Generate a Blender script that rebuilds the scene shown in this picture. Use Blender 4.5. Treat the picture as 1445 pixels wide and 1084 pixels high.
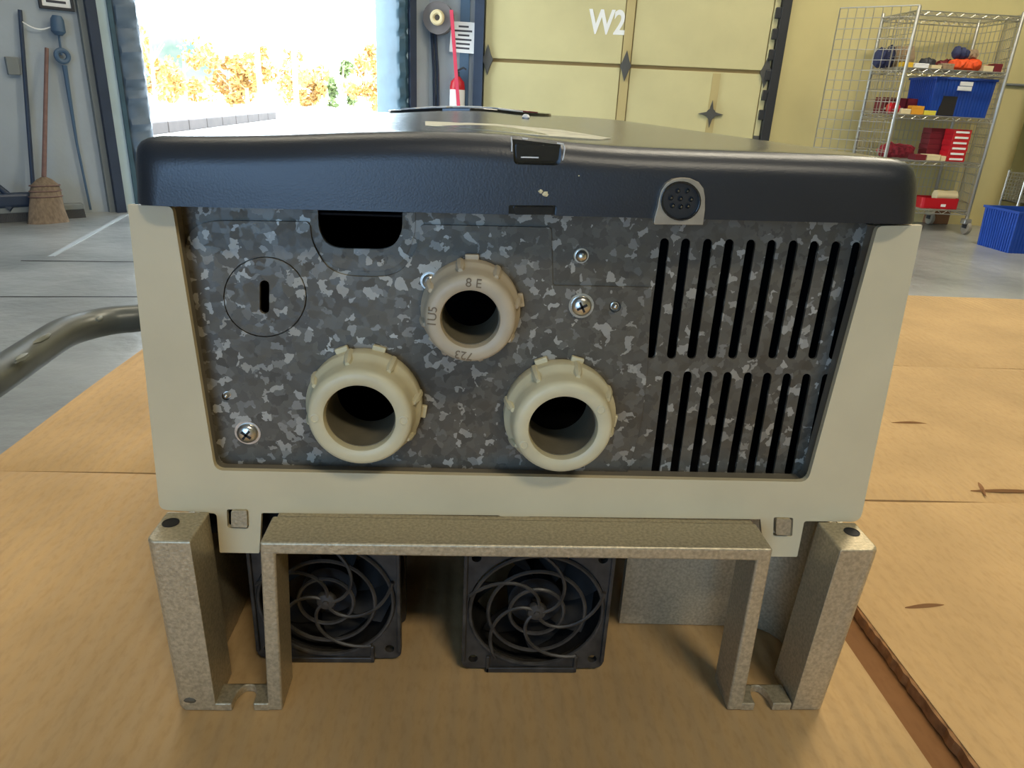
import bpy, bmesh, math, random
from mathutils import Vector, Matrix
from mathutils.geometry import tessellate_polygon
random.seed(7)
S = bpy.context.scene
for o in list(bpy.data.objects): bpy.data.objects.remove(o)
COL = S.collection
PI = math.pi
# ------------------------------------------------------------------ camera
CX, CY, F = 722.5, 542.0, 1003.0
PITCH, ROLL, YAW = math.radians(21.6), math.radians(2.9), math.radians(3.7)
CAM = Vector((0, -.236, 1.0))
FWD = Vector((math.sin(YAW)*math.cos(PITCH), math.cos(YAW)*math.cos(PITCH), -math.sin(PITCH)))
r0 = Vector((math.cos(YAW), -math.sin(YAW), 0)); u0 = r0.cross(FWD)
RIGHT = r0*math.cos(ROLL) + u0*math.sin(ROLL)
UP = -r0*math.sin(ROLL) + u0*math.cos(ROLL)
cd = bpy.data.cameras.new('camera'); cam = bpy.data.objects.new('camera', cd); COL.objects.link(cam)
cd.sensor_width = 36; cd.lens = F/1445*36; cd.clip_start = .01; cd.clip_end = 600
m = Matrix((RIGHT, UP, -FWD)).transposed().to_4x4(); m.translation = CAM; cam.matrix_world = m
S.camera = cam
# ------------------------------------------------------------------ world, exposure, lights
S.view_settings.view_transform = 'Standard'; S.view_settings.look = 'None'
S.view_settings.gamma = 1; S.view_settings.use_curve_mapping = False
S.view_settings.exposure = 0.0
wd = bpy.data.worlds.new('sky'); S.world = wd; wd.use_nodes = True
bg = wd.node_tree.nodes['Background']
bg.inputs[0].default_value = (.78, .90, 1.0, 1); bg.inputs[1].default_value = 14.0
def light(name, kind, loc, rot, energy, color, size=None, size_y=None, angle=None):
    l = bpy.data.lights.new(name, kind); l.energy = energy; l.color = color
    if kind == 'AREA':
        l.shape = 'RECTANGLE'; l.size = size; l.size_y = size_y or size
    if kind == 'SUN': l.angle = angle
    o = bpy.data.objects.new(name, l); COL.objects.link(o); o.location = loc; o.rotation_euler = rot
    return o
# sun outside, behind the building, so it lights the yard and the trees
light('sun', 'SUN', (0, 0, 20), (math.radians(48), 0, math.radians(-12)), 4.5, (1, .93, .82), angle=math.radians(1))
# strip lamps under the roof
for x, y, e in ((1.4, 1.6, 105), (-1.2, 2.2, 45), (3.8, 4.4, 165), (.2, 5.0, 40), (1.4, -3.0, 115)):
    light('ceiling_lamp', 'AREA', (x, y, 4.9), (0, 0, 0), e, (1, .90, .70), 1.4, .5)
# added unseen fill light behind the camera, tinting the cover's left half blue
light('rear_blue_fill', 'AREA', (-2.5, -7.2, 1.55), (math.radians(90), 0, 0), 270, (.34, .60, 1), 3.8, 3.1)

# ------------------------------------------------------------------ pixel geometry helpers (photo 1445 x 1084)
def ray(x, y): return FWD + RIGHT*((x-CX)/F) - UP*((y-CY)/F)
def oY(x, y, Y=0.0):
    d = ray(x, y); return CAM + d*((Y-CAM.y)/d.y)
def oZ(x, y, Z=0.0):
    d = ray(x, y); return CAM + d*((Z-CAM.z)/d.z)
def oP(x, y, o, n):
    d = ray(x, y); return CAM + d*((Vector(o)-CAM).dot(n)/d.dot(n))
# ------------------------------------------------------------------ materials
MATS = {}
def mat(name, col, rough=.6, metal=0, var=0, vscale=8, bump=0, bscale=60, spec=.5, col2=None, emit=None, coat=0, stretch=None):
    if name in MATS: return MATS[name]
    m = bpy.data.materials.new(name); m.use_nodes = True; nt = m.node_tree; N = nt.nodes; L = nt.links
    b = N['Principled BSDF']; b.inputs['Base Color'].default_value = (*col, 1)
    b.inputs['Roughness'].default_value = rough; b.inputs['Metallic'].default_value = metal
    b.inputs['Specular IOR Level'].default_value = spec; b.inputs['Coat Weight'].default_value = coat
    tc = N.new('ShaderNodeTexCoord'); src = tc.outputs['Object']
    if stretch:
        mp = N.new('ShaderNodeMapping'); mp.inputs['Scale'].default_value = stretch
        L.new(src, mp.inputs['Vector']); src = mp.outputs['Vector']
    if var or col2:
        n = N.new('ShaderNodeTexNoise'); n.inputs['Scale'].default_value = vscale; n.inputs['Detail'].default_value = 6
        L.new(src, n.inputs['Vector'])
        r = N.new('ShaderNodeValToRGB'); r.color_ramp.elements[0].position = .32; r.color_ramp.elements[1].position = .68
        c2 = col2 or tuple(min(1, c*(1+var)) for c in col); c1 = col if col2 else tuple(c*(1-var) for c in col)
        r.color_ramp.elements[0].color = (*c1, 1); r.color_ramp.elements[1].color = (*c2, 1)
        L.new(n.outputs['Fac'], r.inputs['Fac']); L.new(r.outputs['Color'], b.inputs['Base Color'])
    if bump:
        n2 = N.new('ShaderNodeTexNoise'); n2.inputs['Scale'].default_value = bscale; n2.inputs['Detail'].default_value = 4
        L.new(src, n2.inputs['Vector'])
        bp = N.new('ShaderNodeBump'); bp.inputs['Strength'].default_value = bump; bp.inputs['Distance'].default_value = .3/bscale
        L.new(n2.outputs['Fac'], bp.inputs['Height']); L.new(bp.outputs['Normal'], b.inputs['Normal'])
    if emit: b.inputs['Emission Color'].default_value = (*col, 1); b.inputs['Emission Strength'].default_value = emit
    MATS[name] = m; return m
def srgb(r, g, b):
    f = lambda c: (c/255/12.92 if c/255 <= .04045 else ((c/255+.055)/1.055)**2.4)
    return (f(r), f(g), f(b))
def galvanized():
    m = bpy.data.materials.new('galvanized_steel'); m.use_nodes = True; nt = m.node_tree; N = nt.nodes; L = nt.links
    b = N['Principled BSDF']; b.inputs['Metallic'].default_value = .25
    tc = N.new('ShaderNodeTexCoord')
    nz = N.new('ShaderNodeTexNoise'); nz.inputs['Scale'].default_value = 330; nz.inputs['Detail'].default_value = 2
    L.new(tc.outputs['Object'], nz.inputs['Vector'])
    mx = N.new('ShaderNodeVectorMath'); mx.operation = 'MULTIPLY_ADD'
    mx.inputs[1].default_value = (.0052, .0052, .0052); L.new(nz.outputs['Color'], mx.inputs[0]); L.new(tc.outputs['Object'], mx.inputs[2])
    v = N.new('ShaderNodeTexVoronoi'); v.inputs['Scale'].default_value = 340; L.new(mx.outputs[0], v.inputs['Vector'])
    sep = N.new('ShaderNodeSeparateColor'); L.new(v.outputs['Color'], sep.inputs[0])
    r = N.new('ShaderNodeValToRGB'); r.color_ramp.interpolation = 'LINEAR'
    e = r.color_ramp.elements
    e[0].position = 0; e[0].color = (.094, .080, .058, 1); e[1].position = .78; e[1].color = (.145, .128, .096, 1)
    for p, c in ((.84, .19), (.90, .31), (1, .43)):
        k = e.new(p); k.color = (c, c*.93, c*.78, 1)
    L.new(sep.outputs[0], r.inputs['Fac'])
    n2 = N.new('ShaderNodeTexNoise'); n2.inputs['Scale'].default_value = 22; n2.inputs['Detail'].default_value = 5
    L.new(tc.outputs['Object'], n2.inputs['Vector'])
    mm = N.new('ShaderNodeMix'); mm.data_type = 'RGBA'; mm.blend_type = 'MULTIPLY'; mm.inputs[0].default_value = .55
    L.new(r.outputs['Color'], mm.inputs[6])
    r2 = N.new('ShaderNodeValToRGB'); r2.color_ramp.elements[0].position = .35; r2.color_ramp.elements[0].color = (.62, .57, .48, 1)
    r2.color_ramp.elements[1].position = .62; r2.color_ramp.elements[1].color = (1, 1, 1, 1)
    L.new(n2.outputs['Fac'], r2.inputs['Fac']); L.new(r2.outputs['Color'], mm.inputs[7])
    L.new(mm.outputs[2], b.inputs['Base Color'])
    mr = N.new('ShaderNodeMapRange'); mr.inputs[3].default_value = .62; mr.inputs[4].default_value = .36
    L.new(sep.outputs[1], mr.inputs[0]); L.new(mr.outputs[0], b.inputs['Roughness'])
    MATS['galvanized_steel'] = m; return m
def cardboard(name, col, wave=.22):
    m = bpy.data.materials.new(name); m.use_nodes = True; nt = m.node_tree; N = nt.nodes; L = nt.links
    b = N['Principled BSDF']; b.inputs['Roughness'].default_value = .82; b.inputs['Specular IOR Level'].default_value = .25
    tc = N.new('ShaderNodeTexCoord')
    n = N.new('ShaderNodeTexNoise'); n.inputs['Scale'].default_value = 14; n.inputs['Detail'].default_value = 8
    L.new(tc.outputs['Object'], n.inputs['Vector'])
    r = N.new('ShaderNodeValToRGB'); r.color_ramp.elements[0].position = .3; r.color_ramp.elements[1].position = .72
    r.color_ramp.elements[0].color = (*[c*.86 for c in col], 1); r.color_ramp.elements[1].color = (*[min(1, c*1.08) for c in col], 1)
    L.new(n.outputs['Fac'], r.inputs['Fac'])
    mp = N.new('ShaderNodeMapping'); mp.inputs['Scale'].default_value = (1, .35, 1); L.new(tc.outputs['Object'], mp.inputs['Vector'])
    n3 = N.new('ShaderNodeTexNoise'); n3.inputs['Scale'].default_value = 420; n3.inputs['Detail'].default_value = 3
    L.new(mp.outputs['Vector'], n3.inputs['Vector'])
    mm = N.new('ShaderNodeMix'); mm.data_type = 'RGBA'; mm.blend_type = 'MULTIPLY'; mm.inputs[0].default_value = .32
    r3 = N.new('ShaderNodeValToRGB'); r3.color_ramp.elements[0].position = .30; r3.color_ramp.elements[0].color = (.72, .66, .58, 1)
    r3.color_ramp.elements[1].position = .52; r3.color_ramp.elements[1].color = (1, 1, 1, 1)
    L.new(n3.outputs['Fac'], r3.inputs['Fac']); L.new(r.outputs['Color'], mm.inputs[6]); L.new(r3.outputs['Color'], mm.inputs[7])
    L.new(mm.outputs[2], b.inputs['Base Color'])
    w = N.new('ShaderNodeTexWave'); w.bands_direction = 'X'; w.inputs['Scale'].default_value = 36; w.inputs['Distortion'].default_value = 1.2
    w.inputs['Detail'].default_value = 2; w.inputs['Detail Scale'].default_value = .6
    L.new(tc.outputs['Object'], w.inputs['Vector'])
    n4 = N.new('ShaderNodeTexNoise'); n4.inputs['Scale'].default_value = 60; n4.inputs['Detail'].default_value = 6
    L.new(tc.outputs['Object'], n4.inputs['Vector'])
    n5 = N.new('ShaderNodeTexNoise'); n5.inputs['Scale'].default_value = 9; n5.inputs['Detail'].default_value = 2
    L.new(tc.outputs['Object'], n5.inputs['Vector'])
    wm = N.new('ShaderNodeMath'); wm.operation = 'MULTIPLY'; L.new(w.outputs['Fac'], wm.inputs[0]); L.new(n5.outputs['Fac'], wm.inputs[1])
    b1 = N.new('ShaderNodeBump'); b1.inputs['Strength'].default_value = wave; b1.inputs['Distance'].default_value = .0016
    L.new(wm.outputs[0], b1.inputs['Height'])
    b2 = N.new('ShaderNodeBump'); b2.inputs['Strength'].default_value = .55; b2.inputs['Distance'].default_value = .0016
    L.new(n4.outputs['Fac'], b2.inputs['Height']); L.new(b1.outputs['Normal'], b2.inputs['Normal'])
    L.new(b2.outputs['Normal'], b.inputs['Normal'])
    MATS[name] = m; return m
M_GALV = galvanized()
M_BEIGE = mat('beige_painted_steel', srgb(206, 190, 152), .5, var=.05, vscale=25, bump=.05, bscale=900)
M_LID = mat('black_textured_plastic', (.015, .0165, .020), .37, bump=.30, bscale=1500, spec=.6, var=.1, vscale=30)
M_LIDG = mat('glossy_black_plastic', (.012, .013, .015), .15, spec=.6)
M_CAST = mat('cast_aluminium', srgb(180, 166, 136), .42, metal=.5, var=.20, vscale=850, bump=.6, bscale=900)
M_FIT = mat('cream_plastic', srgb(206, 194, 156), .42, var=.10, vscale=60, bump=.05, bscale=300)
M_FITB = mat('tan_plastic', srgb(186, 170, 142), .46, var=.10, vscale=70, bump=.05, bscale=300)
M_BLK = mat('black_plastic', (.016, .015, .014), .42)
M_FAN = mat('dusty_black_plastic', (.036, .031, .025), .45, var=.5, vscale=160)
M_BLADE = mat('dark_grey_blade', (.014, .013, .012), .65, spec=.2)
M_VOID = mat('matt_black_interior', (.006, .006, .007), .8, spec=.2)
M_SCREW = mat('zinc_screw', (.62, .60, .54), .28, metal=.95, var=.15, vscale=400)
M_RECESS = mat('dark_recess', (.015, .013, .011), .7)
M_CONN = mat('scuffed_tin_plate', srgb(172, 160, 140), .38, metal=.5, var=.12, vscale=150)
M_CARD = cardboard('brown_cardboard', srgb(186, 153, 106), .75)
M_CARDI = cardboard('cardboard_edge', srgb(128, 88, 50), .2)
M_WALLL = mat('painted_grey_wall', srgb(160, 168, 174), .7, var=.06, vscale=2.5, bump=.1, bscale=30)
M_WALLY = mat('cream_yellow_wall', srgb(206, 192, 134), .6, var=.05, vscale=1.8, bump=.08, bscale=20)
M_DOOR = mat('cream_door_paint', srgb(200, 190, 140), .5, var=.06, vscale=2.2)
M_FLOOR = mat('worn_concrete', srgb(112, 115, 114), .28, vscale=1.4, col2=srgb(158, 160, 158), bump=.25, bscale=9, stretch=(1, 1.0, 1))
M_GROUND = mat('yard_concrete', (.62, .60, .56), .8, var=.06, vscale=.4)
M_CHROME = mat('zinc_wire', (.50, .49, .45), .35, metal=.8)
M_TUBE = mat('dark_grey_tube', srgb(84, 86, 80), .36, var=.18, vscale=22, metal=.2)
M_TUBE2 = mat('chipped_primer', srgb(112, 114, 104), .6)
M_TOP = mat('dusty_sheen_top', srgb(84, 84, 80), .20, var=.28, vscale=900, bump=.12, bscale=1200, spec=.9)  # dust, plus lighter grey standing in for light reflected off the top
M_SLEEVE = mat('dusty_sleeve', srgb(112, 104, 84), .6, var=.15, vscale=120)
M_SEAL = mat('blue_grey_vinyl', srgb(96, 112, 128), .5, var=.1, vscale=6)
M_TEAL = mat('teal_vinyl', srgb(56, 84, 98), .5, var=.15, vscale=6)
M_NAVY = mat('navy_painted_steel', srgb(44, 56, 76), .45, var=.1, vscale=6)
M_JAMB = mat('pale_blue_jamb', srgb(176, 196, 204), .5, var=.05, vscale=5)
M_WHITE = mat('white_paper', (.82, .82, .80), .7)
M_INK = mat('dark_ink', (.05, .05, .06), .7)
M_RED = mat('red_paint', srgb(186, 22, 34), .4)
M_DKRED = mat('maroon_card', srgb(110, 24, 36), .6)
M_BLUE = mat('blue_polypropylene', srgb(22, 66, 152), .45, var=.05, vscale=5)
M_NAVYB = mat('dark_blue_polypropylene', srgb(22, 54, 120), .5)
M_YEL = mat('yellow_card', srgb(226, 184, 50), .6)
M_ORG = mat('orange_cloth', srgb(232, 84, 28), .7, var=.15, vscale=40)
M_CREAM = mat('cream_card', srgb(220, 204, 160), .7)
M_DARK = mat('dark_rubber', (.03, .032, .036), .6)
M_STRAW = mat('straw_bristles', srgb(122, 104, 84), .85, var=.25, vscale=60, bump=.6, bscale=120, stretch=(1, 1, .1))
M_WOOD = mat('grey_wood', srgb(120, 90, 82), .6, var=.15, vscale=20)
M_GREYB = mat('grey_bar', srgb(120, 124, 122), .5)
M_CLOTHB = mat('dark_blue_cloth', srgb(44, 50, 84), .8, var=.2, vscale=40)
M_TAN = mat('tan_cloth', srgb(150, 128, 100), .85, var=.2, vscale=40)
M_STEELG = mat('blue_grey_hardware', srgb(72, 96, 120), .5)
M_LEAF1 = mat('autumn_leaf', srgb(160, 122, 62), .6, var=.2, vscale=1)
M_LEAF2 = mat('green_leaf', srgb(84, 100, 52), .6, var=.2, vscale=1)
M_BARK = mat('bark', srgb(190, 160, 120), .8)
M_HILL = mat('dry_hillside', (.012, .040, .026), .9, vscale=.12, col2=(.09, .075, .06))
M_CURB = mat('weathered_kerb', srgb(48, 41, 38), .85, var=.2, vscale=3)
M_GLOW = mat('lamp_glow', (1, .80, .55), .4, emit=1.1)
# ------------------------------------------------------------------ object helpers
class MB:
    def __init__(s): s.v = []; s.f = []
    def add(s, vs, fs):
        k = len(s.v); s.v += [Vector(p) for p in vs]; s.f += [[i+k for i in q] for q in fs]; return s
    def box(s, lo, hi):
        x0, y0, z0 = lo; x1, y1, z1 = hi
        return s.add([(x0,y0,z0),(x1,y0,z0),(x1,y1,z0),(x0,y1,z0),(x0,y0,z1),(x1,y0,z1),(x1,y1,z1),(x0,y1,z1)],
                     [(0,3,2,1),(4,5,6,7),(0,1,5,4),(1,2,6,5),(2,3,7,6),(3,0,4,7)])
    def hexa(s, a, b):                     # two quads a, b (4 points each, same order)
        return s.add(list(a)+list(b), [(3,2,1,0),(4,5,6,7),(0,1,5,4),(1,2,6,5),(2,3,7,6),(3,0,4,7)])
    def obox(s, c, ax, ay, az):            # centre and three half axes
        c, ax, ay, az = map(Vector, (c, ax, ay, az))
        P = lambda i, j, k: c+ax*i+ay*j+az*k
        return s.hexa([P(-1,-1,-1),P(1,-1,-1),P(1,1,-1),P(-1,1,-1)], [P(-1,-1,1),P(1,-1,1),P(1,1,1),P(-1,1,1)])
    def tube(s, pts, r, seg=8, closed=False):
        pts = [Vector(p) for p in pts]; n = len(pts); R = r if isinstance(r, (list, tuple)) else [r]*n
        k = len(s.v); up = None
        for i, p in enumerate(pts):
            if closed: t = (pts[(i+1) % n]-pts[i-1]).normalized()
            else: t = (pts[min(i+1, n-1)]-pts[max(i-1, 0)]).normalized()
            if up is None: up = t.orthogonal().normalized()
            up = (up - t*up.dot(t)).normalized(); w = t.cross(up)
            for j in range(seg):
                a = 2*PI*j/seg; s.v.append(p+(up*math.cos(a)+w*math.sin(a))*R[i])
        for i in range(n if closed else n-1):
            for j in range(seg):
                a = k+i*seg+j; b = k+i*seg+(j+1) % seg; c = k+((i+1) % n)*seg+(j+1) % seg; d = k+((i+1) % n)*seg+j
                s.f.append([a, b, c, d])
        if not closed:
            s.f.append([k+j for j in range(seg)][::-1]); s.f.append([k+(n-1)*seg+j for j in range(seg)])
        return s
    def lathe(s, prof, o, axis, seg=32, closed=False):     # prof: (radius, distance along the axis)
        o = Vector(o); axis = Vector(axis).normalized(); e = axis.orthogonal().normalized(); w = axis.cross(e)
        k = len(s.v); n = len(prof)
        for r, h in prof:
            for j in range(seg):
                a = 2*PI*j/seg; s.v.append(o+axis*h+(e*math.cos(a)+w*math.sin(a))*max(r, 1e-6))
        for i in range(n if closed else n-1):
            for j in range(seg):
                i2 = (i+1) % n
                s.f.append([k+i*seg+j, k+i*seg+(j+1) % seg, k+i2*seg+(j+1) % seg, k+i2*seg+j])
        if not closed:
            s.f.append([k+j for j in range(seg)][::-1]); s.f.append([k+(n-1)*seg+j for j in range(seg)])
        return s
    def poly(s, loops, fa, fb):            # 2D loops (outer first, then holes), mapped to a front and a back sheet
        flat = [p for l in loops for p in l]; n = len(flat); k = len(s.v)
        tris = tessellate_polygon([[Vector((p[0], p[1], 0)) for p in l] for l in loops])
        s.v += [Vector(fa(*p)) for p in flat] + [Vector(fb(*p)) for p in flat]
        for t in tris:
            s.f.append([k+i for i in t]); s.f.append([k+n+i for i in reversed(t)])
        q = 0
        for l in loops:
            c = len(l)
            for i in range(c):
                a = q+i; b = q+(i+1) % c; s.f.append([k+a, k+b, k+n+b, k+n+a])
            q += c
        return s
    def blob(s, c, r, sub=2, noise=.15, seed=0):
        bm = bmesh.new(); bmesh.ops.create_icosphere(bm, subdivisions=sub, radius=1)
        rd = random.Random(seed); ph = [rd.uniform(0, 6) for _ in range(6)]
        vs = []
        for v in bm.verts:
            p = v.co; d = 1+noise*(math.sin(5*p.x+ph[0])*math.sin(4*p.y+ph[1])+math.sin(6*p.z+ph[2])*.6+.5*math.sin(11*p.x+ph[3])*math.sin(9*p.z+ph[4]))
            vs.append((c[0]+p.x*r[0]*d, c[1]+p.y*r[1]*d, c[2]+p.z*r[2]*d))
        fs = [[v.index for v in f.verts] for f in bm.faces]; bm.free()
        return s.add(vs, fs)
    def build(s, name, material, parent=None, label=None, cat=None, group=None, kind=None, bevel=0, smooth=False, seg=2, fix=True, origin=None):
        if parent is not None: base = parent['_o'] if '_o' in parent else (0, 0, 0)
        elif origin is not None: base = origin
        elif kind == 'structure': base = (0, 0, 0)
        else:
            xs = [v.x for v in s.v]; ys = [v.y for v in s.v]; zs = [v.z for v in s.v]
            base = ((min(xs)+max(xs))/2, (min(ys)+max(ys))/2, min(zs))
        base = Vector(base)
        me = bpy.data.meshes.new(name); me.from_pydata([tuple(v-base) for v in s.v], [], s.f)
        if fix:
            bm = bmesh.new(); bm.from_mesh(me); bmesh.ops.recalc_face_normals(bm, faces=bm.faces); bm.to_mesh(me); bm.free()
        me.materials.append(material)
        o = bpy.data.objects.new(name, me); COL.objects.link(o)
        if parent is not None: o.parent = parent
        else: o.location = base
        o['_o'] = list(base)
        if smooth:
            me.shade_smooth()
            try: me.set_sharp_from_angle(angle=math.radians(38))
            except Exception: pass
        if bevel:
            b = o.modifiers.new('bevel', 'BEVEL'); b.width = bevel; b.segments = seg; b.limit_method = 'ANGLE'; b.angle_limit = math.radians(35)
        if label: o['label'] = label
        if cat: o['category'] = cat
        if group: o['group'] = group
        if kind: o['kind'] = kind
        return o
def thing(name, loc, label, cat, group=None):
    o = bpy.data.objects.new(name, None); COL.objects.link(o); o.location = loc; o.empty_display_size = .05
    o['_o'] = list(loc); o['label'] = label; o['category'] = cat
    if group: o['group'] = group
    return o
def rnd(pts, seg=5):                        # (x, y[, radius]) -> rounded polygon
    out = []; n = len(pts)
    for i, p in enumerate(pts):
        P = Vector(p[:2]); r = p[2] if len(p) > 2 else 0
        if not r: out.append(tuple(P)); continue
        A = Vector(pts[i-1][:2]); B = Vector(pts[(i+1) % n][:2])
        da = (A-P); db = (B-P); ra = min(r, da.length*.49); rb = min(r, db.length*.49)
        a = P+da.normalized()*ra; b = P+db.normalized()*rb
        for k in range(seg+1):
            t = k/seg; out.append(tuple(a*(1-t)**2+P*2*t*(1-t)+b*t*t))
    return out
def circ(x, y, rx, ry=None, n=28, a0=0): 
    ry = ry or rx; return [(x+rx*math.cos(a0+2*PI*k/n), y+ry*math.sin(a0+2*PI*k/n)) for k in range(n)]
def capsule(x0, y0, x1, y1, r, n=6):
    d = Vector((x1-x0, y1-y0)); a = math.atan2(d.y, d.x); out = []
    for k in range(n+1): t = a+PI/2+PI*k/n; out.append((x0+r*math.cos(t), y0+r*math.sin(t)))
    for k in range(n+1): t = a-PI/2+PI*k/n; out.append((x1+r*math.cos(t), y1+r*math.sin(t)))
    return out
def at(Y): return lambda x, y: oY(x, y, Y)
def back(Y0, Y1):                           # same X, Z as on plane Y0, moved to Y1
    def f(x, y):
        p = oY(x, y, Y0); return Vector((p.x, Y1, p.z))
    return f
def sheet(loops, Y0, Y1): return MB().poly(loops, at(Y0), back(Y0, Y1))
def text_mesh(txt, size, depth, bold=0):
    c = bpy.data.curves.new('letters', 'FONT'); c.body = txt; c.size = size; c.extrude = depth; c.offset = bold; c.align_x = 'CENTER'; c.align_y = 'CENTER'
    o = bpy.data.objects.new('letters', c); COL.objects.link(o); bpy.context.view_layer.update()
    me = bpy.data.meshes.new_from_object(o.evaluated_get(bpy.context.evaluated_depsgraph_get()))
    bpy.data.objects.remove(o); return me
def text(mb, txt, size, depth, o, ux, uy, bold=0, sq=1):
    me = text_mesh(txt, size, depth, bold); ux = Vector(ux); uy = Vector(uy); uz = ux.cross(uy)
    mb.add([Vector(o)+ux*v.co.x*sq+uy*v.co.y+uz*v.co.z for v in me.vertices], [list(p.vertices) for p in me.polygons]); return mb

# ================================================================== THE SETTING
H6 = 5.2
UL = Vector((.742, .670, 0)).normalized(); NL = Vector((UL.y, -UL.x, 0))      # dock wall: along, into the room
OL = Vector((-2.98, 5.96, 0))
UB = Vector((1, -.15, 0)).normalized(); NB = Vector((UB.y, -UB.x, 0))
if NB.y > 0: NB = -NB
OB = Vector((0, 8.1, 0))
class WallF:
    def __init__(s, O, U, N): s.O, s.U, s.N = O, U, N
    def P(s, u, z, off=0): return s.O+s.U*u+s.N*off+Vector((0, 0, z))
    def px(s, x, y, off=0):
        p = oP(x, y, s.O+s.N*off, s.N)-s.O; return (p.dot(s.U), p.z)
    def slab(s, mb, loops, o0, o1): return mb.poly(loops, lambda u, z: s.P(u, z, o1), lambda u, z: s.P(u, z, o0))
    def bx(s, mb, u0, u1, z0, z1, o0, o1): return s.slab(mb, [[(u0,z0),(u1,z0),(u1,z1),(u0,z1)]], o0, o1)
LW = WallF(OL, UL, NL); BW = WallF(OB, UB, NB)
# corner of the two walls
den = UL.x*UB.y-UL.y*UB.x; d = OB-OL
uc = (d.x*UB.y-d.y*UB.x)/den; corner = OL+UL*uc
ubc = (corner-OB).dot(UB)
uA = (LW.px(192, 20)[0]+LW.px(206, 170)[0])/2; uB = LW.px(562, 80)[0]
uWA = LW.px(178, 150)[0]-.03; uWB = LW.px(574, 80)[0]+.03
uLend = -9.0; PL = LW.P(uLend, 0); uR = 8.2; PR = BW.P(uR, 0)
room = [(PL.x, PL.y), (corner.x, corner.y), (PR.x, PR.y), (PR.x, -7.5), (PL.x, -7.5)]
MB().poly([room], lambda x, y: (x, y, 0), lambda x, y: (x, y, -.15)).build('floor', M_FLOOR, kind='structure')
MB().poly([room], lambda x, y: (x, y, H6), lambda x, y: (x, y, H6+.15)).build('ceiling', M_WALLL, kind='structure')
mb = MB(); LW.slab(mb, [[(uLend,0),(uWA,0),(uWA,3.3),(uWB,3.3),(uWB,0),(uc+.1,0),(uc+.1,H6),(uLend,H6)]], -.22, 0)
mb.build('wall_left', M_WALLL, kind='structure')
uG = BW.px(676, 80)[0]
mb = MB(); BW.bx(mb, ubc-.1, uG, 0, H6, -.22, 0); mb.build('wall_corner', M_WALLL, kind='structure')
mb = MB(); BW.bx(mb, uG, uR, 0, H6, -.22, 0); mb.build('wall_back', M_WALLY, kind='structure')
MB().box((PR.x, -7.5, 0), (PR.x+.2, PR.y, H6)).build('wall_right', M_WALLY, kind='structure')
MB().box((PL.x, -7.7, 0), (PR.x, -7.5, H6)).build('wall_front', M_WALLY, kind='structure')
MB().box((PL.x-.2, -7.5, 0), (PL.x, PL.y, H6)).build('wall_side', M_WALLL, kind='structure')
# floor joints
def joint(a, b, w, mt, nm):
    p, q = oZ(*a), oZ(*b); t = (q-p).normalized(); n = Vector((-t.y, t.x, 0))*w/2; z = Vector((0, 0, .002))
    MB().hexa([p-n, q-n, q+n, p+n], [p-n+z, q-n+z, q+n+z, p+n+z]).build(nm, mt, kind='structure')
joint((72, 362), (178, 303), .035, mat('pale_floor_line', srgb(158, 164, 166), .5), 'trim_1')
joint((30, 368), (300, 371), .012, M_RECESS, 'trim_2')
joint((-40, 419), (300, 419), .010, M_RECESS, 'trim_3')
# yard
MB().box((-90, 4, -.06), (60, 150, -.02)).build('yard_ground', M_GROUND, kind='structure')
pk, pq = oZ(196, 192, -.02), oZ(386, 168, -.02)
t = (pq-pk).normalized(); n = Vector((-t.y, t.x, 0))*.12; z = Vector((0, 0, .25))
kerb = MB(); 
nk = 9
kr = thing('concrete_kerb', pk, 'low weathered concrete kerb wall running away across the bright yard outside', 'kerb')
for i in range(nk):
    a = pk.lerp(pq, (i+.01)/nk); b = pk.lerp(pq, (i+.985)/nk)
    MB().hexa([a-n, b-n, b+n, a+n], [a-n+z, b-n+z, b+n+z, a+n+z]).build('kerb_stone', M_CURB, kr, bevel=.02)
# hill far outside, left
mb = MB(); hx = []
c0 = oZ(150, 118.5, 1.0) if False else None
def far(x, dist):
    d = ray(x, 100); d = Vector((d.x, d.y, 0)).normalized(); return CAM+d*dist
nx, ny = 40, 12
base = far(215, 150); vv = []; ff = []
tx = Vector((base.y-CAM.y, -(base.x-CAM.x), 0)).normalized(); ty = (base-CAM); ty.z = 0; ty.normalize()
for j in range(ny+1):
    for i in range(nx+1):
        a = (i/nx-.5)*2; b = j/ny
        h = max(0, 1-a*a)*math.sin(PI*min(1, b+.02))*11*(1+.13*math.sin(a*9)+.08*math.sin(a*23+b*11))
        p = base+tx*(a*19)+ty*(b*40); vv.append((p.x, p.y, -.1+h))
for j in range(ny):
    for i in range(nx):
        k = j*(nx+1)+i; ff.append([k, k+1, k+nx+2, k+nx+1])
MB().add(vv, ff).build('hillside', M_HILL, kind='structure', smooth=True)

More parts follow.
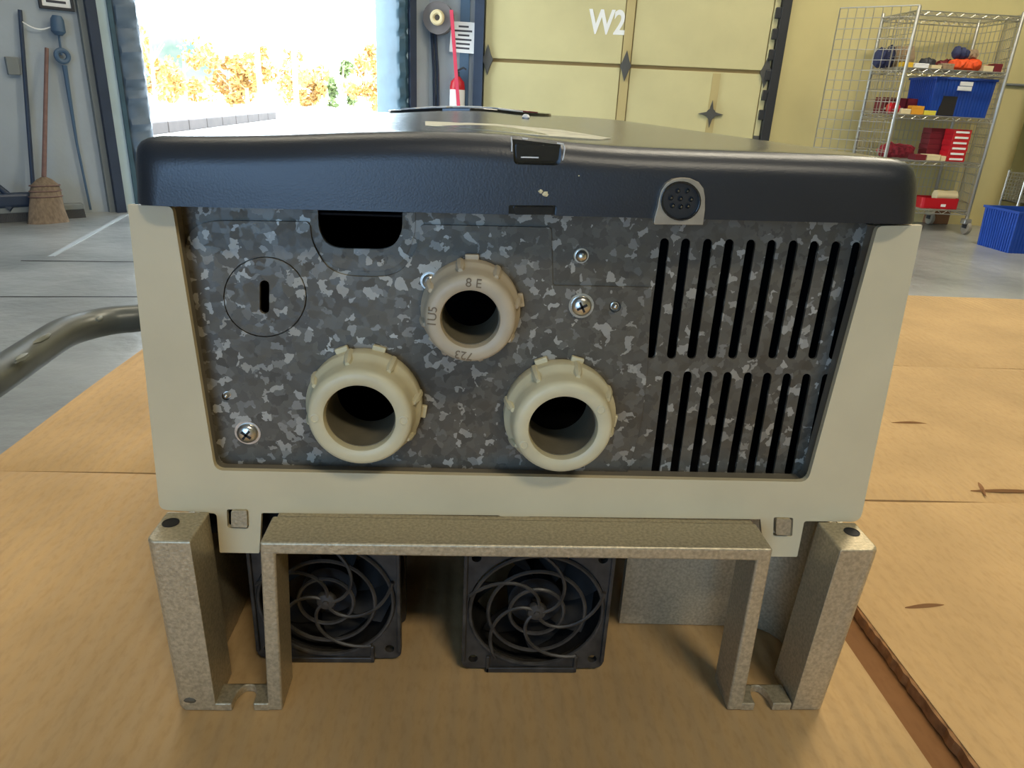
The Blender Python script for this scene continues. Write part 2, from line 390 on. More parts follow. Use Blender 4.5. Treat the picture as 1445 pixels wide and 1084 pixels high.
# ---- trees in the yard
def tree(name, px, dist, h, w, mt, label, seed):
    rd = random.Random(seed); p = far(px, dist); p.z = -.02
    t = thing(name, p, label, 'tree', None)
    tr = MB(); tr.tube([p, p+Vector((.05, 0, h*.35)), p+Vector((.1, .05, h*.8))], [.14, .1, .04], 7)
    for k in range(5):
        a = rd.uniform(0, 6.28); q = p+Vector((0, 0, h*rd.uniform(.3, .55)))
        tr.tube([q, q+Vector((math.cos(a)*w*.35, math.sin(a)*w*.3, h*.25))], [.05, .02], 5)
    tr.build('trunk', M_BARK, t)
    fo = MB(); n = 620
    cl = [(rd.uniform(-.36, .36)*w, rd.uniform(-.3, .3)*w, h*rd.uniform(.12, .86), rd.uniform(.12, .24)*w) for _ in range(11)]
    for k in range(n):
        c = rd.choice(cl); v = Vector((rd.gauss(0, 1), rd.gauss(0, 1), rd.gauss(0, 1))).normalized()*c[3]*rd.uniform(.5, 1)
        q = p+Vector(c[:3])+v; q.z = max(q.z, .3)
        a = Vector((rd.gauss(0, 1), rd.gauss(0, 1), rd.gauss(0, 1))).normalized(); b = a.orthogonal().normalized()
        s = rd.uniform(.10, .22); e = a.cross(b)*.02
        fo.add([q-a*s, q-b*s*.6, q+a*s, q+b*s*.6, q+e], [(0, 1, 4), (1, 2, 4), (2, 3, 4), (3, 0, 4)])
    o = fo.build('foliage', mt, t, kind='stuff', fix=False)
for i, (px, dist, h, w, mt, lab) in enumerate((
    (214, 42, 3.9, 3.4, M_LEAF1, 'golden leafed tree just beside the left edge of the dock opening'),
    (258, 46, 3.4, 3.6, M_LEAF1, 'wide golden tree in front of the green hillside'),
    (322, 47, 2.9, 2.4, M_LEAF1, 'smallest golden shrub-like tree left of both white posts'),
    (345, 44, 3.0, 2.2, M_LEAF1, 'narrow golden tree touching the left white post'),
    (391, 42, 3.7, 3.0, M_LEAF1, 'tallest golden tree, standing between the two white posts'),
    (440, 45, 2.9, 2.2, M_LEAF1, 'low golden tree just right of the right white post'),
    (482, 49, 3.1, 2.0, M_LEAF2, 'green tree among the golden ones right of the white posts'),
    (514, 41, 3.6, 2.4, M_LEAF1, 'bushy golden tree near the right part of the opening'),
    (548, 45, 3.3, 2.2, M_LEAF1, 'golden tree partly hidden by the teal dock seal'))):
    tree('yard_tree', px, dist, h, w, mt, lab, 20+i)
for px, lab in ((365, 'left of two white posts standing before the yard trees'), (416, 'right of two white posts standing before the yard trees')):
    p = far(px, 36); p.z = -.02
    o = MB().lathe([(.16, 0), (.16, .05), (.11, .08), (.11, 2.9), (.14, 2.92), (.14, 3.0), (.02, 3.05)], p, (0, 0, 1), 14).build('white_post', M_WHITE, label=lab, cat='post', smooth=True)

# ---- dock opening trim on the left wall
uT = [LW.px(x, 150)[0] for x in (132, 157, 170, 184, 205)]
def vstrip(wf, px0, px1, py, z0, z1, o0, o1, mt, name, kind='structure', bevel=0, **k):
    mb = MB(); a = wf.px(px0, py, o1)[0]; b = wf.px(px1, py, o1)[0]; wf.bx(mb, a, b, z0, z1, o0, o1)
    return mb.build(name, mt, kind=kind, bevel=bevel, **k)
vstrip(LW, 132, 143, 150, 0, 3.5, 0, .05, M_GREYB, 'trim_4')
vstrip(LW, 143, 157, 150, 0, 3.5, 0, .10, M_NAVY, 'trim_5')
vstrip(LW, 157, 172, 150, 0, 3.5, 0, .03, M_JAMB, 'trim_6')
vstrip(LW, 172, 178, 150, 0, 3.5, 0, .05, M_TEAL, 'trim_7')
# pleated vinyl dock seals either side of the opening
def seal(u0, u1, mt, label, seed, amp=1.0, o0=-.42, o1=-.02):
    rd = random.Random(seed); mb = MB(); nz = 120; vs = []; fs = []
    prof = [(0, 0), (.12, .035), (.5, .06), (.85, .04), (1, 0), (1, -.35), (0, -.35)]
    for j in range(nz+1):
        zz = 3.4*j/nz; w = .014*math.sin(zz*31+math.sin(zz*7)*1.4)+.008*math.sin(zz*57+1)
        for (a, o) in prof:
            k = 1 if 0 < a < 1 else .35
            p = LW.P(u0+(u1-u0)*a, zz+.02*a, o*1.0+w*k*1.1*amp); vs.append(p)
    n = len(prof)
    for j in range(nz):
        for i in range(n): fs.append([j*n+i, j*n+(i+1) % n, (j+1)*n+(i+1) % n, (j+1)*n+i])
    fs.append(list(range(n))[::-1]); fs.append([nz*n+i for i in range(n)])
    mb.add(vs, fs); return mb.build('dock_seal', mt, label=label, cat='dock seal', smooth=True)
seal(LW.px(178, 150)[0]-.015, uA+.03, M_SEAL, 'pleated blue-grey vinyl dock seal on the left edge of the opening', 1)
seal(uB-.03, LW.px(574, 80)[0]+.015, M_TEAL, 'narrow teal vinyl dock seal on the right edge of the opening', 2, .4)
vstrip(LW, 574, 579, 80, 0, 3.5, 0, .04, M_JAMB, 'trim_8')
vstrip(LW, 579, 588, 80, 0, 3.5, 0, .08, M_NAVY, 'trim_9')
# ---- broom, poles, push broom, sign, hoist on the left wall
def LP(x, y, off=.03):
    u, z = LW.px(x, y, off); return LW.P(u, z, off)
# leaning pole
mb = MB(); a = LP(28, 14, .03); b = LP(43, 272, .08)
pole_top = a; b = a+(b-a); 
flr = Vector((b.x, b.y, 0)); 
mb.tube([a, a.lerp(flr, .5), flr], [.014, .015, .015], 10)
o = mb.build('wooden_pole', M_NAVY, label='tall dark pole leaning on the grey wall left of the corn broom', cat='pole', smooth=True)
# corn broom
bh = thing('corn_broom', LP(68, 310, .3)*1.0, 'straw corn broom with a reddish wooden handle leaning on the grey wall', 'broom')
top = LP(66, 68, .05); nk_ = LP(62, 250, .22); ft = LP(68, 311, .36); ft.z = 0.0
MB().tube([top, top.lerp(nk_, .5), nk_], [.014, .015, .017], 10).build('handle', M_WOOD, bh, smooth=True)
mb = MB(); vs = []; fs = []
ax = LW.U; prof = [(0, .02, .02), (.05, .05, .03), (.16, .085, .045), (.3, .10, .05), (.7, .115, .055), (1, .135, .06)]
dn = ft-nk_
for (t_, hw, hd) in prof:
    c = nk_+dn*t_
    for k in range(20):
        a_ = 2*PI*k/20; j = 1+.06*math.sin(k*5.1+t_*9)
        vs.append(c+ax*math.cos(a_)*hw*j+LW.N*math.sin(a_)*hd*j)
for j in range(len(prof)-1):
    for k in range(20): fs.append([j*20+k, j*20+(k+1) % 20, (j+1)*20+(k+1) % 20, (j+1)*20+k])
fs.append(list(range(20))); fs.append([(len(prof)-1)*20+k for k in range(20)])
mb.add(vs, fs).build('bristles', M_STRAW, bh, smooth=True)
for t_ in (.18, .3, .42):
    c = nk_+dn*t_; w_ = .095+.04*t_
    MB().tube([c+ax*math.cos(2*PI*k/24)*w_+LW.N*math.sin(2*PI*k/24)*w_*.5 for k in range(24)], .004, 5, True).build('stitching', M_WOOD, bh)
# push broom lying on the floor
p0, p1 = LP(-30, 304, .19), LP(118, 298, .19)
p0.z = p1.z = 0
pb = thing('push_broom', p0.lerp(p1, .5), 'wide push broom head lying on the floor against the grey wall', 'broom')
e = (p1-p0).normalized(); 
MB().obox(p0.lerp(p1, .5)+Vector((0, 0, .085)), e*((p1-p0).length/2), Vector((-e.y, e.x, 0))*.035, Vector((0, 0, .022))).build('block', M_GREYB, pb, bevel=.006)
mb = MB()
L_ = (p1-p0).length; nb = 60
for k in range(nb):
    c = p0.lerp(p1, (k+.5)/nb); s_ = L_/nb*.42
    mb.hexa([c+e*i+Vector((-e.y, e.x, 0))*j for i, j in ((-s_*1.1, -.045), (s_*1.1, -.045), (s_*1.1, .045), (-s_*1.1, .045))],
            [c+Vector((0, 0, .064))+e*i+Vector((-e.y, e.x, 0))*j for i, j in ((-s_, -.03), (s_, -.03), (s_, .03), (-s_, .03))])
mb.build('bristles', M_DARK, pb, kind='stuff')
c = p0.lerp(p1, .28)+Vector((0, 0, .10))
MB().tube([c+e*-.02, c+e*.04+Vector((0, 0, .05)), c+e*.0+Vector((0, 0, .11)), c+e*-.05+Vector((0, 0, .17))], [.05, .04, .022, .02], 10).build('socket', M_NAVY, pb, smooth=True)
MB().obox(c+e*.05+Vector((0, 0, .055)), e*.22, Vector((-e.y, e.x, 0))*.05, Vector((0, 0, .05))).build('brace', M_NAVY, pb, bevel=.02)
# framed sign at the top
sg = thing('framed_notice', LP(78, 14, .01), 'dark framed white notice at the top of the grey wall', 'sign')
uS0 = LW.px(53, 0)[0]; uS1 = LW.px(102, 0)[0]; zS = LW.px(78, 14)[1]
mb = MB(); LW.slab(mb, [[(uS0,zS),(uS1,zS),(uS1,zS+.3),(uS0,zS+.3)], [(uS0+.02,zS+.02),(uS0+.02,zS+.28),(uS1-.02,zS+.28),(uS1-.02,zS+.02)]], .001, .025); mb.build('frame', M_DARK, sg, bevel=.003)
mb = MB(); LW.bx(mb, uS0+.018, uS1-.018, zS+.018, zS+.282, .002, .012); mb.build('board', M_WHITE, sg)
mb = MB()
for k in range(5):
    LW.bx(mb, uS0+.05, uS1-.05-.05*(k % 2), zS+.045+.045*k, zS+.062+.045*k, .012, .0135)
mb.build('lettering', M_INK, sg, kind='stuff')
# hoist hardware: switch block, cord, ring, cord
hs = thing('pull_cord_set', LP(84, 60, .03), 'blue-grey pull cord with block and ring hanging below the framed notice', 'pull cord')
mb = MB(); a, b = LP(80, 22, .06), LP(83, 50, .06); mb.tube([a, a.lerp(b, .2), a.lerp(b, .8), b], [.03, .045, .05, .025], 10); mb.build('block', M_STEELG, hs, smooth=True)
a, b = LP(83, 50, .05), LP(87, 78, .05)
MB().tube([a, b], .008, 6).build('cord', M_STEELG, hs)
c = LP(88, 79, .05)
MB().tube([c+LW.U*math.cos(2*PI*k/20)*.04+Vector((0, 0, math.sin(2*PI*k/20)*.04)) for k in range(20)], .018, 8, True).build('ring', M_STEELG, hs, smooth=True)
a, m_, b = LP(91, 92, .04), LP(108, 200, .03), LP(128, 296, .03)
MB().tube([a, a.lerp(m_, .5), m_, m_.lerp(b, .5), b], [.018, .014, .010, .009, .009], 8).build('cord', M_STEELG, hs, smooth=True)
a, b = LP(30, 30, .04), LP(74, 37, .04)
MB().tube([a.lerp(b, k/10)+Vector((0, 0, -.035*math.sin(PI*k/10))) for k in range(11)], .005, 6).build('looped_string', M_WHITE, label='thin white string sagging between the dark pole and the pull cord', cat='string')
mb = MB(); u_, z_ = LW.px(17, 93); LW.bx(mb, u_-.04, u_+.04, z_-.06, z_+.06, .001, .04); mb.build('wall_switch_box', M_GREYB, label='small grey box on the wall left of the dark pole', cat='box', bevel=.005)

# ---- corner wall things
def BP(x, y, off=.03):
    u, z = BW.px(x, y, off); return BW.P(u, z, off)
vstrip(BW, 649, 662, 60, 0, 4, 0, .03, M_STEELG, 'trim_10')
vstrip(BW, 669, 682, 60, 0, 4, 0, .10, M_NAVY, 'trim_11')
rl = thing('hose_reel', BP(621, 27, .02), 'round wall reel with a cream centre ring on the grey corner wall', 'reel')
c = BP(621, 27, .02)
MB().lathe([(.15, 0), (.155, .01), (.155, .05), (.10, .06), (.10, .09), (.155, .10), (.155, .13), (.06, .135)], c, BW.N, 28).build('drum', mat('brown_drum', srgb(112, 108, 108), .6), rl, smooth=True)
mb = MB(); cc = c+BW.N*.15; mb.tube([cc+BW.U*math.cos(2*PI*k/24)*.052+Vector((0, 0, math.sin(2*PI*k/24)*.052)) for k in range(24)], .025, 8, True)
mb.build('ring', M_CREAM, rl, smooth=True, label='cream ring')
for dx, lab in ((611, 'left of two dark cables hanging below the wall reel'), (616, 'right of two dark cables hanging below the wall reel')):
    a, b = BP(dx-2, 45, .04), BP(dx+2, 150, .04)
    MB().tube([a, a.lerp(b, .5)+BW.U*.01, b, b+Vector((0, 0, -.5))], .016, 8).build('hanging_cable', M_NAVY, label=lab, cat='cable', smooth=True)
# paper notice
mb = MB(); q = [BW.px(*p, .035) for p in ((637, 30), (673, 32), (669, 76), (634, 73))]
pn = thing('paper_notice', BP(653, 75, .035), 'white paper notice with dark lines behind the red strap', 'notice')
mb.poly([[tuple(a) for a in q]], lambda u, z: BW.P(u, z, .040), lambda u, z: BW.P(u, z, .034)).build('sheet', M_WHITE, pn)
mb = MB(); A, B, C_, D_ = [Vector((*a, 0)) for a in q]
for k in range(6):
    v = .14+.14*k; l = A.lerp(D_, v); r = B.lerp(C_, v); i0, i1 = ((.3, .7), (.12, .85), (.3, .75), (.2, .85), (.25, .8), (.2, .8))[k]
    a, b = l.lerp(r, i0), l.lerp(r, i1)
    BW.slab(mb, [[(a.x, a.y-.012), (b.x, b.y-.012), (b.x, b.y+.006), (a.x, a.y+.006)]], .040, .0415)
mb.build('lettering', M_INK, pn, kind='stuff')
a, b = BP(637, 14, .20), BP(647, 150, .20)
MB().obox(a.lerp(b, .7), BW.U*.018, BW.N*.003, (b-a)*.7).build('red_strap', mat('red_webbing', srgb(206, 60, 84), .6), label='long narrow red strap hanging down over the paper notice and extinguisher', cat='strap')
# extinguisher
c = BP(645, 150, .09); zt = BP(645, 108, .09).z; c.z = zt-.50
fe = thing('fire_extinguisher', c, 'red fire extinguisher with a white label hung on the grey corner wall', 'extinguisher')
h = zt-c.z
MB().lathe([(.02, 0), (.075, .005), (.08, .02), (.08, h-.10), (.07, h-.05), (.035, h-.015), (.03, h)], c, (0, 0, 1), 24).build('cylinder', M_RED, fe, smooth=True)
MB().lathe([(.0805, h-.30), (.082, h-.30), (.082, h-.13), (.0805, h-.13)], c, (0, 0, 1), 24, True).build('label_band', M_WHITE, fe, smooth=True)
MB().box((c.x-.02, c.y-.02, c.z+h), (c.x+.02, c.y+.02, c.z+h+.05)).build('valve', M_DARK, fe, bevel=.004)
MB().tube([c+Vector((-.02, 0, h+.05)), c+Vector((.06, -.01, h+.09)), c+Vector((.09, -.01, h+.07))], .010, 6).build('handle', M_DARK, fe)
MB().box((c.x-.03, c.y+.0, c.z+.2), (c.x+.03, c.y+.13, c.z+.24)).build('bracket', M_DARK, fe)

# ---- sectional door in the back wall
u0 = BW.px(683, 90, .05)[0]; u1 = BW.px(1093, 60, .05)[0]; um = BW.px(884, 80, .05)[0]
zs = BW.px(877, 93, .05)[1]
dr = bpy.data.objects.new('door_1', None); COL.objects.link(dr); dr['kind'] = 'structure'; dr['_o'] = [0, 0, 0]
u2 = BW.px(1008, 130, .05)[0]
g = .008
rows = [(.02, zs/2-g), (zs/2+g, zs-.02), (zs+.02, zs+zs/2-g), (zs+zs/2+g, zs*2-g), (zs*2+g, zs*2.5)]
rows = [(.02, zs/2-g), (zs/2+g, zs-.018), (zs+.018, zs*2-.02), (zs*2+.02, zs*2.6)]
for (z0, z1) in rows:
    for (a, b) in ((u0, um-.05), (um+.05, u1-.06)):
        mb = MB(); BW.bx(mb, a+.004, b-.004, z0, z1, .005, .045); mb.build('door_panel', M_DOOR, dr, bevel=.004)
mb = MB(); BW.bx(mb, u0, u1, .02, zs*2.6, .001, .02); mb.build('door_backing', mat('seam_shadow_brown', srgb(150, 128, 84), .7), dr)
for z0, z1 in rows:
    mb = MB(); BW.bx(mb, um-.045, um+.045, z0+.002, z1-.002, .005, .055); mb.build('stile', mat('door_stile_tan', srgb(184, 166, 112), .55), dr, bevel=.004)
    mb = MB(); BW.bx(mb, u1-.055, u1, z0+.002, z1-.002, .005, .055); mb.build('stile', M_DOOR, dr, bevel=.004)
mb = MB(); BW.bx(mb, u2-.04, u2+.04, zs/2+.01, zs-.03, .045, .055); mb.build('stile', mat('door_stile_tan', srgb(184, 166, 112), .55), dr, bevel=.003)
for uu in (u0+.04, um, u1-.04):
    mb = MB(); BW.slab(mb, [[(uu, zs-.15), (uu+.035, zs-.05), (uu+.06, zs), (uu+.035, zs+.05), (uu, zs+.15), (uu-.035, zs+.05), (uu-.06, zs), (uu-.035, zs-.05)]], .05, .075); mb.build('hinge', mat('greasy_hinge', srgb(84, 82, 76), .5, metal=.4), dr, bevel=.004)
for uu in (um, u0+.05, u1-.03):
    mb = MB(); BW.bx(mb, uu-.03, uu+.03, zs/2+.02, zs/2+.09, .05, .075); mb.build('hinge', mat('greasy_hinge', (.1,.1,.1)), dr, bevel=.004)
uk, zk = BW.px(1003, 161, .06)
mb = MB(); BW.slab(mb, [[(uk+math.cos(a)*r_, zk+math.sin(a)*r_*1.05) for a, r_ in [(PI*2*k/16, (.13 if k % 4 == 0 else .05)) for k in range(16)]]], .045, .075)
mb.build('lock_handle', mat('greasy_hinge', (.1,.1,.1)), dr, bevel=.004)
# track with rollers on the right
mb = MB(); a = BW.px(1096, 60, .12)[0]
BW.bx(mb, a, a+.09, 0, 3.6, 0, .12); mb.build('door_track', mat('black_track', srgb(36, 36, 36), .5), dr, bevel=.006)
for k in range(9):
    zz = .95+.19*k
    mb = MB(); BW.bx(mb, a-.05, a+.01, zz, zz+.10, .06, .10); mb.build('track_bracket', mat('black_track', (.02,.02,.02)), dr, bevel=.006)
uw, zw = BW.px(857, 33, .05)
mb = MB(); text(mb, 'W2', .31, .002, BW.P(uw, zw, .048), BW.U, (0, 0, 1), .008, .78)
mb.build('lettering', M_WHITE, dr, label='white stencilled characters W2')
# pillar at the far right and thin wall conduit
pr = oY(1452, 210, 6.9)
MB().box((pr.x-.06, 6.7, 0), (pr.x+.4, 7.0, H6)).build('trim_12', mat('olive_pillar', srgb(120, 112, 66), .6), kind='structure', bevel=.01)
mb = MB(); a = BW.P(BW.px(1415, 119, .02)[0], BW.px(1415, 119, .02)[1], .02); b = BW.P(BW.px(1500, 121, .02)[0], BW.px(1415, 119, .02)[1], .02)
mb.tube([a, b], .012, 8).build('trim_13', M_GREYB, kind='structure')

# ================================================================== WIRE SHELVING
RX0, RX1, RY0, RY1 = 3.86, 4.82, 6.62, 7.22
SH = [.22, .665, 1.065, 1.46, 1.92]
rk = thing('wire_shelf_cart', ((RX0+RX1)/2, (RY0+RY1)/2, 0), 'tall chrome wire mesh security shelving cart on casters before the yellow wall', 'shelving')
for x in (RX0, RX1):
    for y in (RY0, RY1):
        MB().lathe([(.012, .14), (.016, .145), (.016, 1.95), (.010, 1.96)], (x, y, 0), (0, 0, 1), 12).build('post', M_CHROME, rk, smooth=True)
        cs = MB().box((x-.035, y-.035, .10), (x+.035, y+.035, .15)).build('caster', M_CHROME, rk, bevel=.006)
        MB().lathe([(.02, -.018), (.058, -.018), (.062, -.01), (.062, .01), (.058, .018), (.02, .018)], (x+.02, y, .062), (1, 0, 0), 20).build('wheel', mat('grey_wheel', srgb(150, 144, 130), .5), cs, smooth=True)
        MB().box((x-.008, y-.03, .06), (x-.003, y+.03, .12)).build('fork', M_DARK, cs)
for zz in SH:
    mb = MB()
    for y in (RY0, RY1):
        mb.tube([(RX0, y, zz), (RX1, y, zz)], .005, 6); mb.tube([(RX0, y, zz-.035), (RX1, y, zz-.035)], .005, 6)
        n = 18; mb.tube([(RX0+(RX1-RX0)*k/n, y, zz-(.035 if k % 2 else 0)) for k in range(n+1)], .003, 5)
    for x in (RX0, RX1):
        mb.tube([(x, RY0, zz), (x, RY1, zz)], .005, 6); mb.tube([(x, RY0, zz-.035), (x, RY1, zz-.035)], .005, 6)
        n = 12; mb.tube([(x, RY0+(RY1-RY0)*k/n, zz-(.035 if k % 2 else 0)) for k in range(n+1)], .003, 5)
    mb.build('shelf_rim', M_CHROME, rk)
    mb = MB()
    for k in range(1, 36):
        x = RX0+(RX1-RX0)*k/36; mb.tube([(x, RY0, zz+.003), (x, RY1, zz+.003)], .0022, 4)
    mb.build('shelf_wires', M_CHROME, rk, kind='stuff')
def grid(P0, A, B, na, nb, r, rk, name='mesh_panel', frame=True):
    P0, A, B = Vector(P0), Vector(A), Vector(B); mb = MB()
    for i in range(na+1): mb.tube([P0+A*i/na, P0+A*i/na+B], r*(1.8 if i in (0, na) else 1), 4)
    for j in range(nb+1): mb.tube([P0+B*j/nb, P0+B*j/nb+A], r*(1.8 if j in (0, nb) else 1), 4)
    return mb.build(name, M_CHROME, rk, kind='stuff')
grid((RX0, RY1+.01, .2), (RX1-RX0, 0, 0), (0, 0, 1.72), 20, 19, .0032, rk)
grid((RX0-.01, RY0, .2), (0, RY1-RY0, 0), (0, 0, 1.72), 9, 19, .0032, rk)
grid((RX1+.01, RY0, .2), (0, RY1-RY0, 0), (0, 0, 1.72), 9, 19, .0032, rk)
grid((RX0, RY0-.01, .2), (-.50, .46, 0), (0, 0, 1.76), 9, 20, .0036, rk, 'mesh_door')
grid((RX1, RY0-.01, .2), (.20, .52, 0), (0, 0, 1.74), 9, 20, .0036, rk, 'mesh_door')
# ---- things on the shelves; pixel x on a plane Y
def sx(x, y, Y): return oY(x, y, Y).x
def carton(px0, px1, ref, Y, shelf_z, h, d, mt, name, label, cat='box', group=None, lift=0, rz=0):
    x0, x1 = sx(px0, ref, Y), sx(px1, ref, Y); z0 = shelf_z+.006+lift
    t = thing(name, ((x0+x1)/2, Y+d/2, z0), label, cat, group)
    MB().box((x0, Y, z0), (x1, Y+d, z0+h-.004)).build('body', mt, t, bevel=.003)
    MB().box((x0-.001, Y-.001, z0+h*.62), (x1+.001, Y+d+.001, z0+h)).build('lid', mt, t, bevel=.003)
    return t
def bundle(px0, px1, py0, py1, Y, shelf_z, mt, name, label, cat, seed, d=.12, n=5, lift=0):
    x0, x1 = sx(px0, py1, Y), sx(px1, py1, Y); zb = shelf_z+.006+lift; h = oY(px0, py0, Y).z-oY(px0, py1, Y).z
    rd = random.Random(seed); mb = MB(); w = x1-x0
    for k in range(n):
        cx = x0+w*(.18+.64*k/max(1, n-1)); rr = (w*.22+.01, d*.5, h*.5*rd.uniform(.82, 1.0))
        mb.blob((cx, Y+d/2+rd.uniform(-.01, .01), zb+rr[2]*.97), rr, 2, .10, seed*7+k)
    return mb.build(name, mt, label=label, cat=cat, smooth=True)
s2, s3, s4, s5 = SH[3], SH[2], SH[1], SH[0]
carton(1273, 1288, 95, 6.70, s2, .045, .10, M_YEL, 'carton', 'small yellow carton at the left end of the upper shelf')
carton(1290, 1310, 97, 6.68, s2, .04, .10, M_WHITE, 'carton', 'flat white carton beside the yellow one on the upper shelf')
bundle(1303, 1320, 77, 97, 6.80, s2, M_DARK, 'glove_bundle', 'round black bundle behind the flat white carton', 'bundle', 3)
carton(1314, 1328, 97, 6.66, s2, .03, .09, M_CREAM, 'carton', 'low cream carton in front of the black bundle')
bundle(1326, 1346, 78, 96, 6.84, s2, M_DKRED, 'glove_bundle', 'dark maroon bundle between the black bundle and the orange cloth', 'bundle', 4)
carton(1330, 1346, 97, 6.67, s2, .05, .09, M_TAN, 'carton', 'tan carton against the left side of the orange cloth')
bundle(1347, 1386, 79, 98, 6.68, s2, M_ORG, 'orange_cloth', 'bright orange cloth bundle on the upper shelf', 'cloth', 5, .14, 6)
oh = oY(1350, 79, 6.68).z-oY(1350, 98, 6.68).z-.012
bundle(1352, 1370, 60, 79, 6.70, s2, M_CLOTHB, 'blue_hat', 'dark blue knit roll lying on top of the orange cloth', 'hat', 6, .12, 3, oh)
bundle(1368, 1382, 63, 79, 6.71, s2, M_TAN, 'grey_roll', 'grey-tan roll next to the dark blue one on the orange cloth', 'roll', 7, .10, 3, oh)
carton(1388, 1402, 97, 6.67, s2, .05, .09, M_CREAM, 'carton', 'cream carton right of the orange cloth')
bundle(1386, 1400, 84, 97, 6.84, s2, M_RED, 'red_bundle', 'red bundle behind the cream carton beside the orange cloth', 'bundle', 8)
carton(1403, 1414, 97, 6.67, s2, .07, .10, M_DKRED, 'carton', 'dark red carton at the right end of the upper shelf')
bundle(1207, 1234, 62, 94, 7.0, s2, M_CLOTHB, 'dark_bag', 'dark blue bag at the back left of the upper shelf behind the mesh', 'bag', 9, .16) if False else None
bundle(1241, 1262, 57, 92, 6.92, s2, M_CLOTHB, 'dark_bag', 'dark blue bag at the back left of the upper shelf behind the mesh', 'bag', 9, .16, 4)
bundle(1264, 1290, 55, 92, 6.92, s2, M_TAN, 'tan_bag', 'tan and grey bag beside the dark blue one behind the side mesh', 'bag', 10, .16, 4)
# third shelf
def ribbed_bin(name, x0, x1, y0, y1, z0, z1, label, cutout=None, lab_strip=None):
    t = thing(name, ((x0+x1)/2, (y0+y1)/2, z0), label, 'bin')
    tp = .012
    mb = MB(); w = .006
    q0 = [(x0+tp, y0+tp), (x1-tp, y0+tp), (x1-tp, y1-tp), (x0+tp, y1-tp)]; q1 = [(x0, y0), (x1, y0), (x1, y1), (x0, y1)]
    def wall(i):
        j = (i+1) % 4; cx, cy = (x0+x1)/2, (y0+y1)/2
        ins = lambda p, k: (p[0]+(w if p[0] < cx else -w), p[1]+(w if p[1] < cy else -w))
        a, b, c, dd = q0[i], q0[j], q1[j], q1[i]
        mb.hexa([(*a, z0), (*b, z0), (*c, z1), (*dd, z1)], [(*ins(a, 0), z0), (*ins(b, 0), z0), (*ins(c, 0), z1), (*ins(dd, 0), z1)])
    for i in range(4): wall(i)
    mb.box((x0+tp, y0+tp, z0), (x1-tp, y1-tp, z0+.006))
    mb.build('shell', M_BLUE, t)
    mb = MB()
    n = int((x1-x0)/.03)
    for k in range(1, n):
        f = k/n; xa = x0+tp+(x1-x0-2*tp)*f; xb = x0+(x1-x0)*f
        mb.hexa([(xa-.005, y0+tp-.006, z0), (xa+.005, y0+tp-.006, z0), (xb+.005, y0-.006, z1), (xb-.005, y0-.006, z1)],
                [(xa-.005, y0+tp+.002, z0), (xa+.005, y0+tp+.002, z0), (xb+.005, y0+.002, z1), (xb-.005, y0+.002, z1)])
    n = int((y1-y0)/.03)
    for k in range(1, n):
        f = k/n; ya = y0+tp+(y1-y0-2*tp)*f; yb = y0+(y1-y0)*f
        mb.hexa([(x0+tp-.006, ya-.005, z0), (x0+tp-.006, ya+.005, z0), (x0-.006, yb+.005, z1), (x0-.006, yb-.005, z1)],
                [(x0+tp+.002, ya-.005, z0), (x0+tp+.002, ya+.005, z0), (x0+.002, yb+.005, z1), (x0+.002, yb-.005, z1)])
    mb.build('ribs', M_BLUE, t, kind='stuff')
    mb = MB(); mb.poly([[(x0-.012, y0-.012), (x1+.012, y0-.012), (x1+.012, y1+.012), (x0-.012, y1+.012)], [(x0+.004, y0+.004), (x0+.004, y1-.004), (x1-.004, y1-.004), (x1-.004, y0+.004)]],
                       lambda a, b: (a, b, z1+.008), lambda a, b: (a, b, z1-.012)); mb.build('rim', M_BLUE, t, bevel=.002)
    return t
bx0, bx1 = sx(1329, 162, 6.74), sx(1394, 162, 6.74)
bn = ribbed_bin('blue_bin', bx0-.13, bx1, 6.74, 7.18, s3+.006, s3+.335, 'blue ribbed plastic bin with white labels on the third shelf of the cart')
lx0, lx1 = sx(1352, 122, 6.73), sx(1372, 122, 6.73); lz = oY(1362, 119, 6.73).z
MB().box((lx0+.012, 6.724, lz-.013), (lx1, 6.732, lz+.022)).build('label_strip', M_WHITE, bn)
MB().box((lx0, 6.727, lz-.055), (lx1, 6.734, lz-.018)).build('label_strip', M_WHITE, bn)
ax0, ax1 = sx(1326, 150, 6.73), sx(1349, 150, 6.73)
MB().hexa([(ax0, 6.742, s3+.01), (ax1, 6.742, s3+.01), (ax1, 6.736, s3+.18), (ax0+.02, 6.736, s3+.18)], [(ax0, 6.756, s3+.01), (ax1, 6.756, s3+.01), (ax1, 6.75, s3+.18), (ax0+.02, 6.75, s3+.18)]).build('hand_opening', M_RECESS, bn, label='dark opening in the front')
carton(1270, 1284, 163, 6.63, s3, .045, .08, M_CREAM, 'carton', 'pale yellow carton on the third shelf left of the orange one')
carton(1285, 1302, 163, 6.63, s3, .075, .08, mat('amber_card', srgb(216, 150, 40), .6), 'carton', 'amber orange carton on the third shelf beside the blue bin')
carton(1303, 1320, 163, 6.63, s3, .04, .05, mat('lime_card', srgb(214, 200, 70), .6), 'carton', 'lime yellow carton before the blue bin')
bundle(1255, 1269, 146, 163, 6.66, s3, M_RED, 'red_ball', 'small red ball-shaped bag at the left end of the third shelf', 'bag', 12, .09, 3)
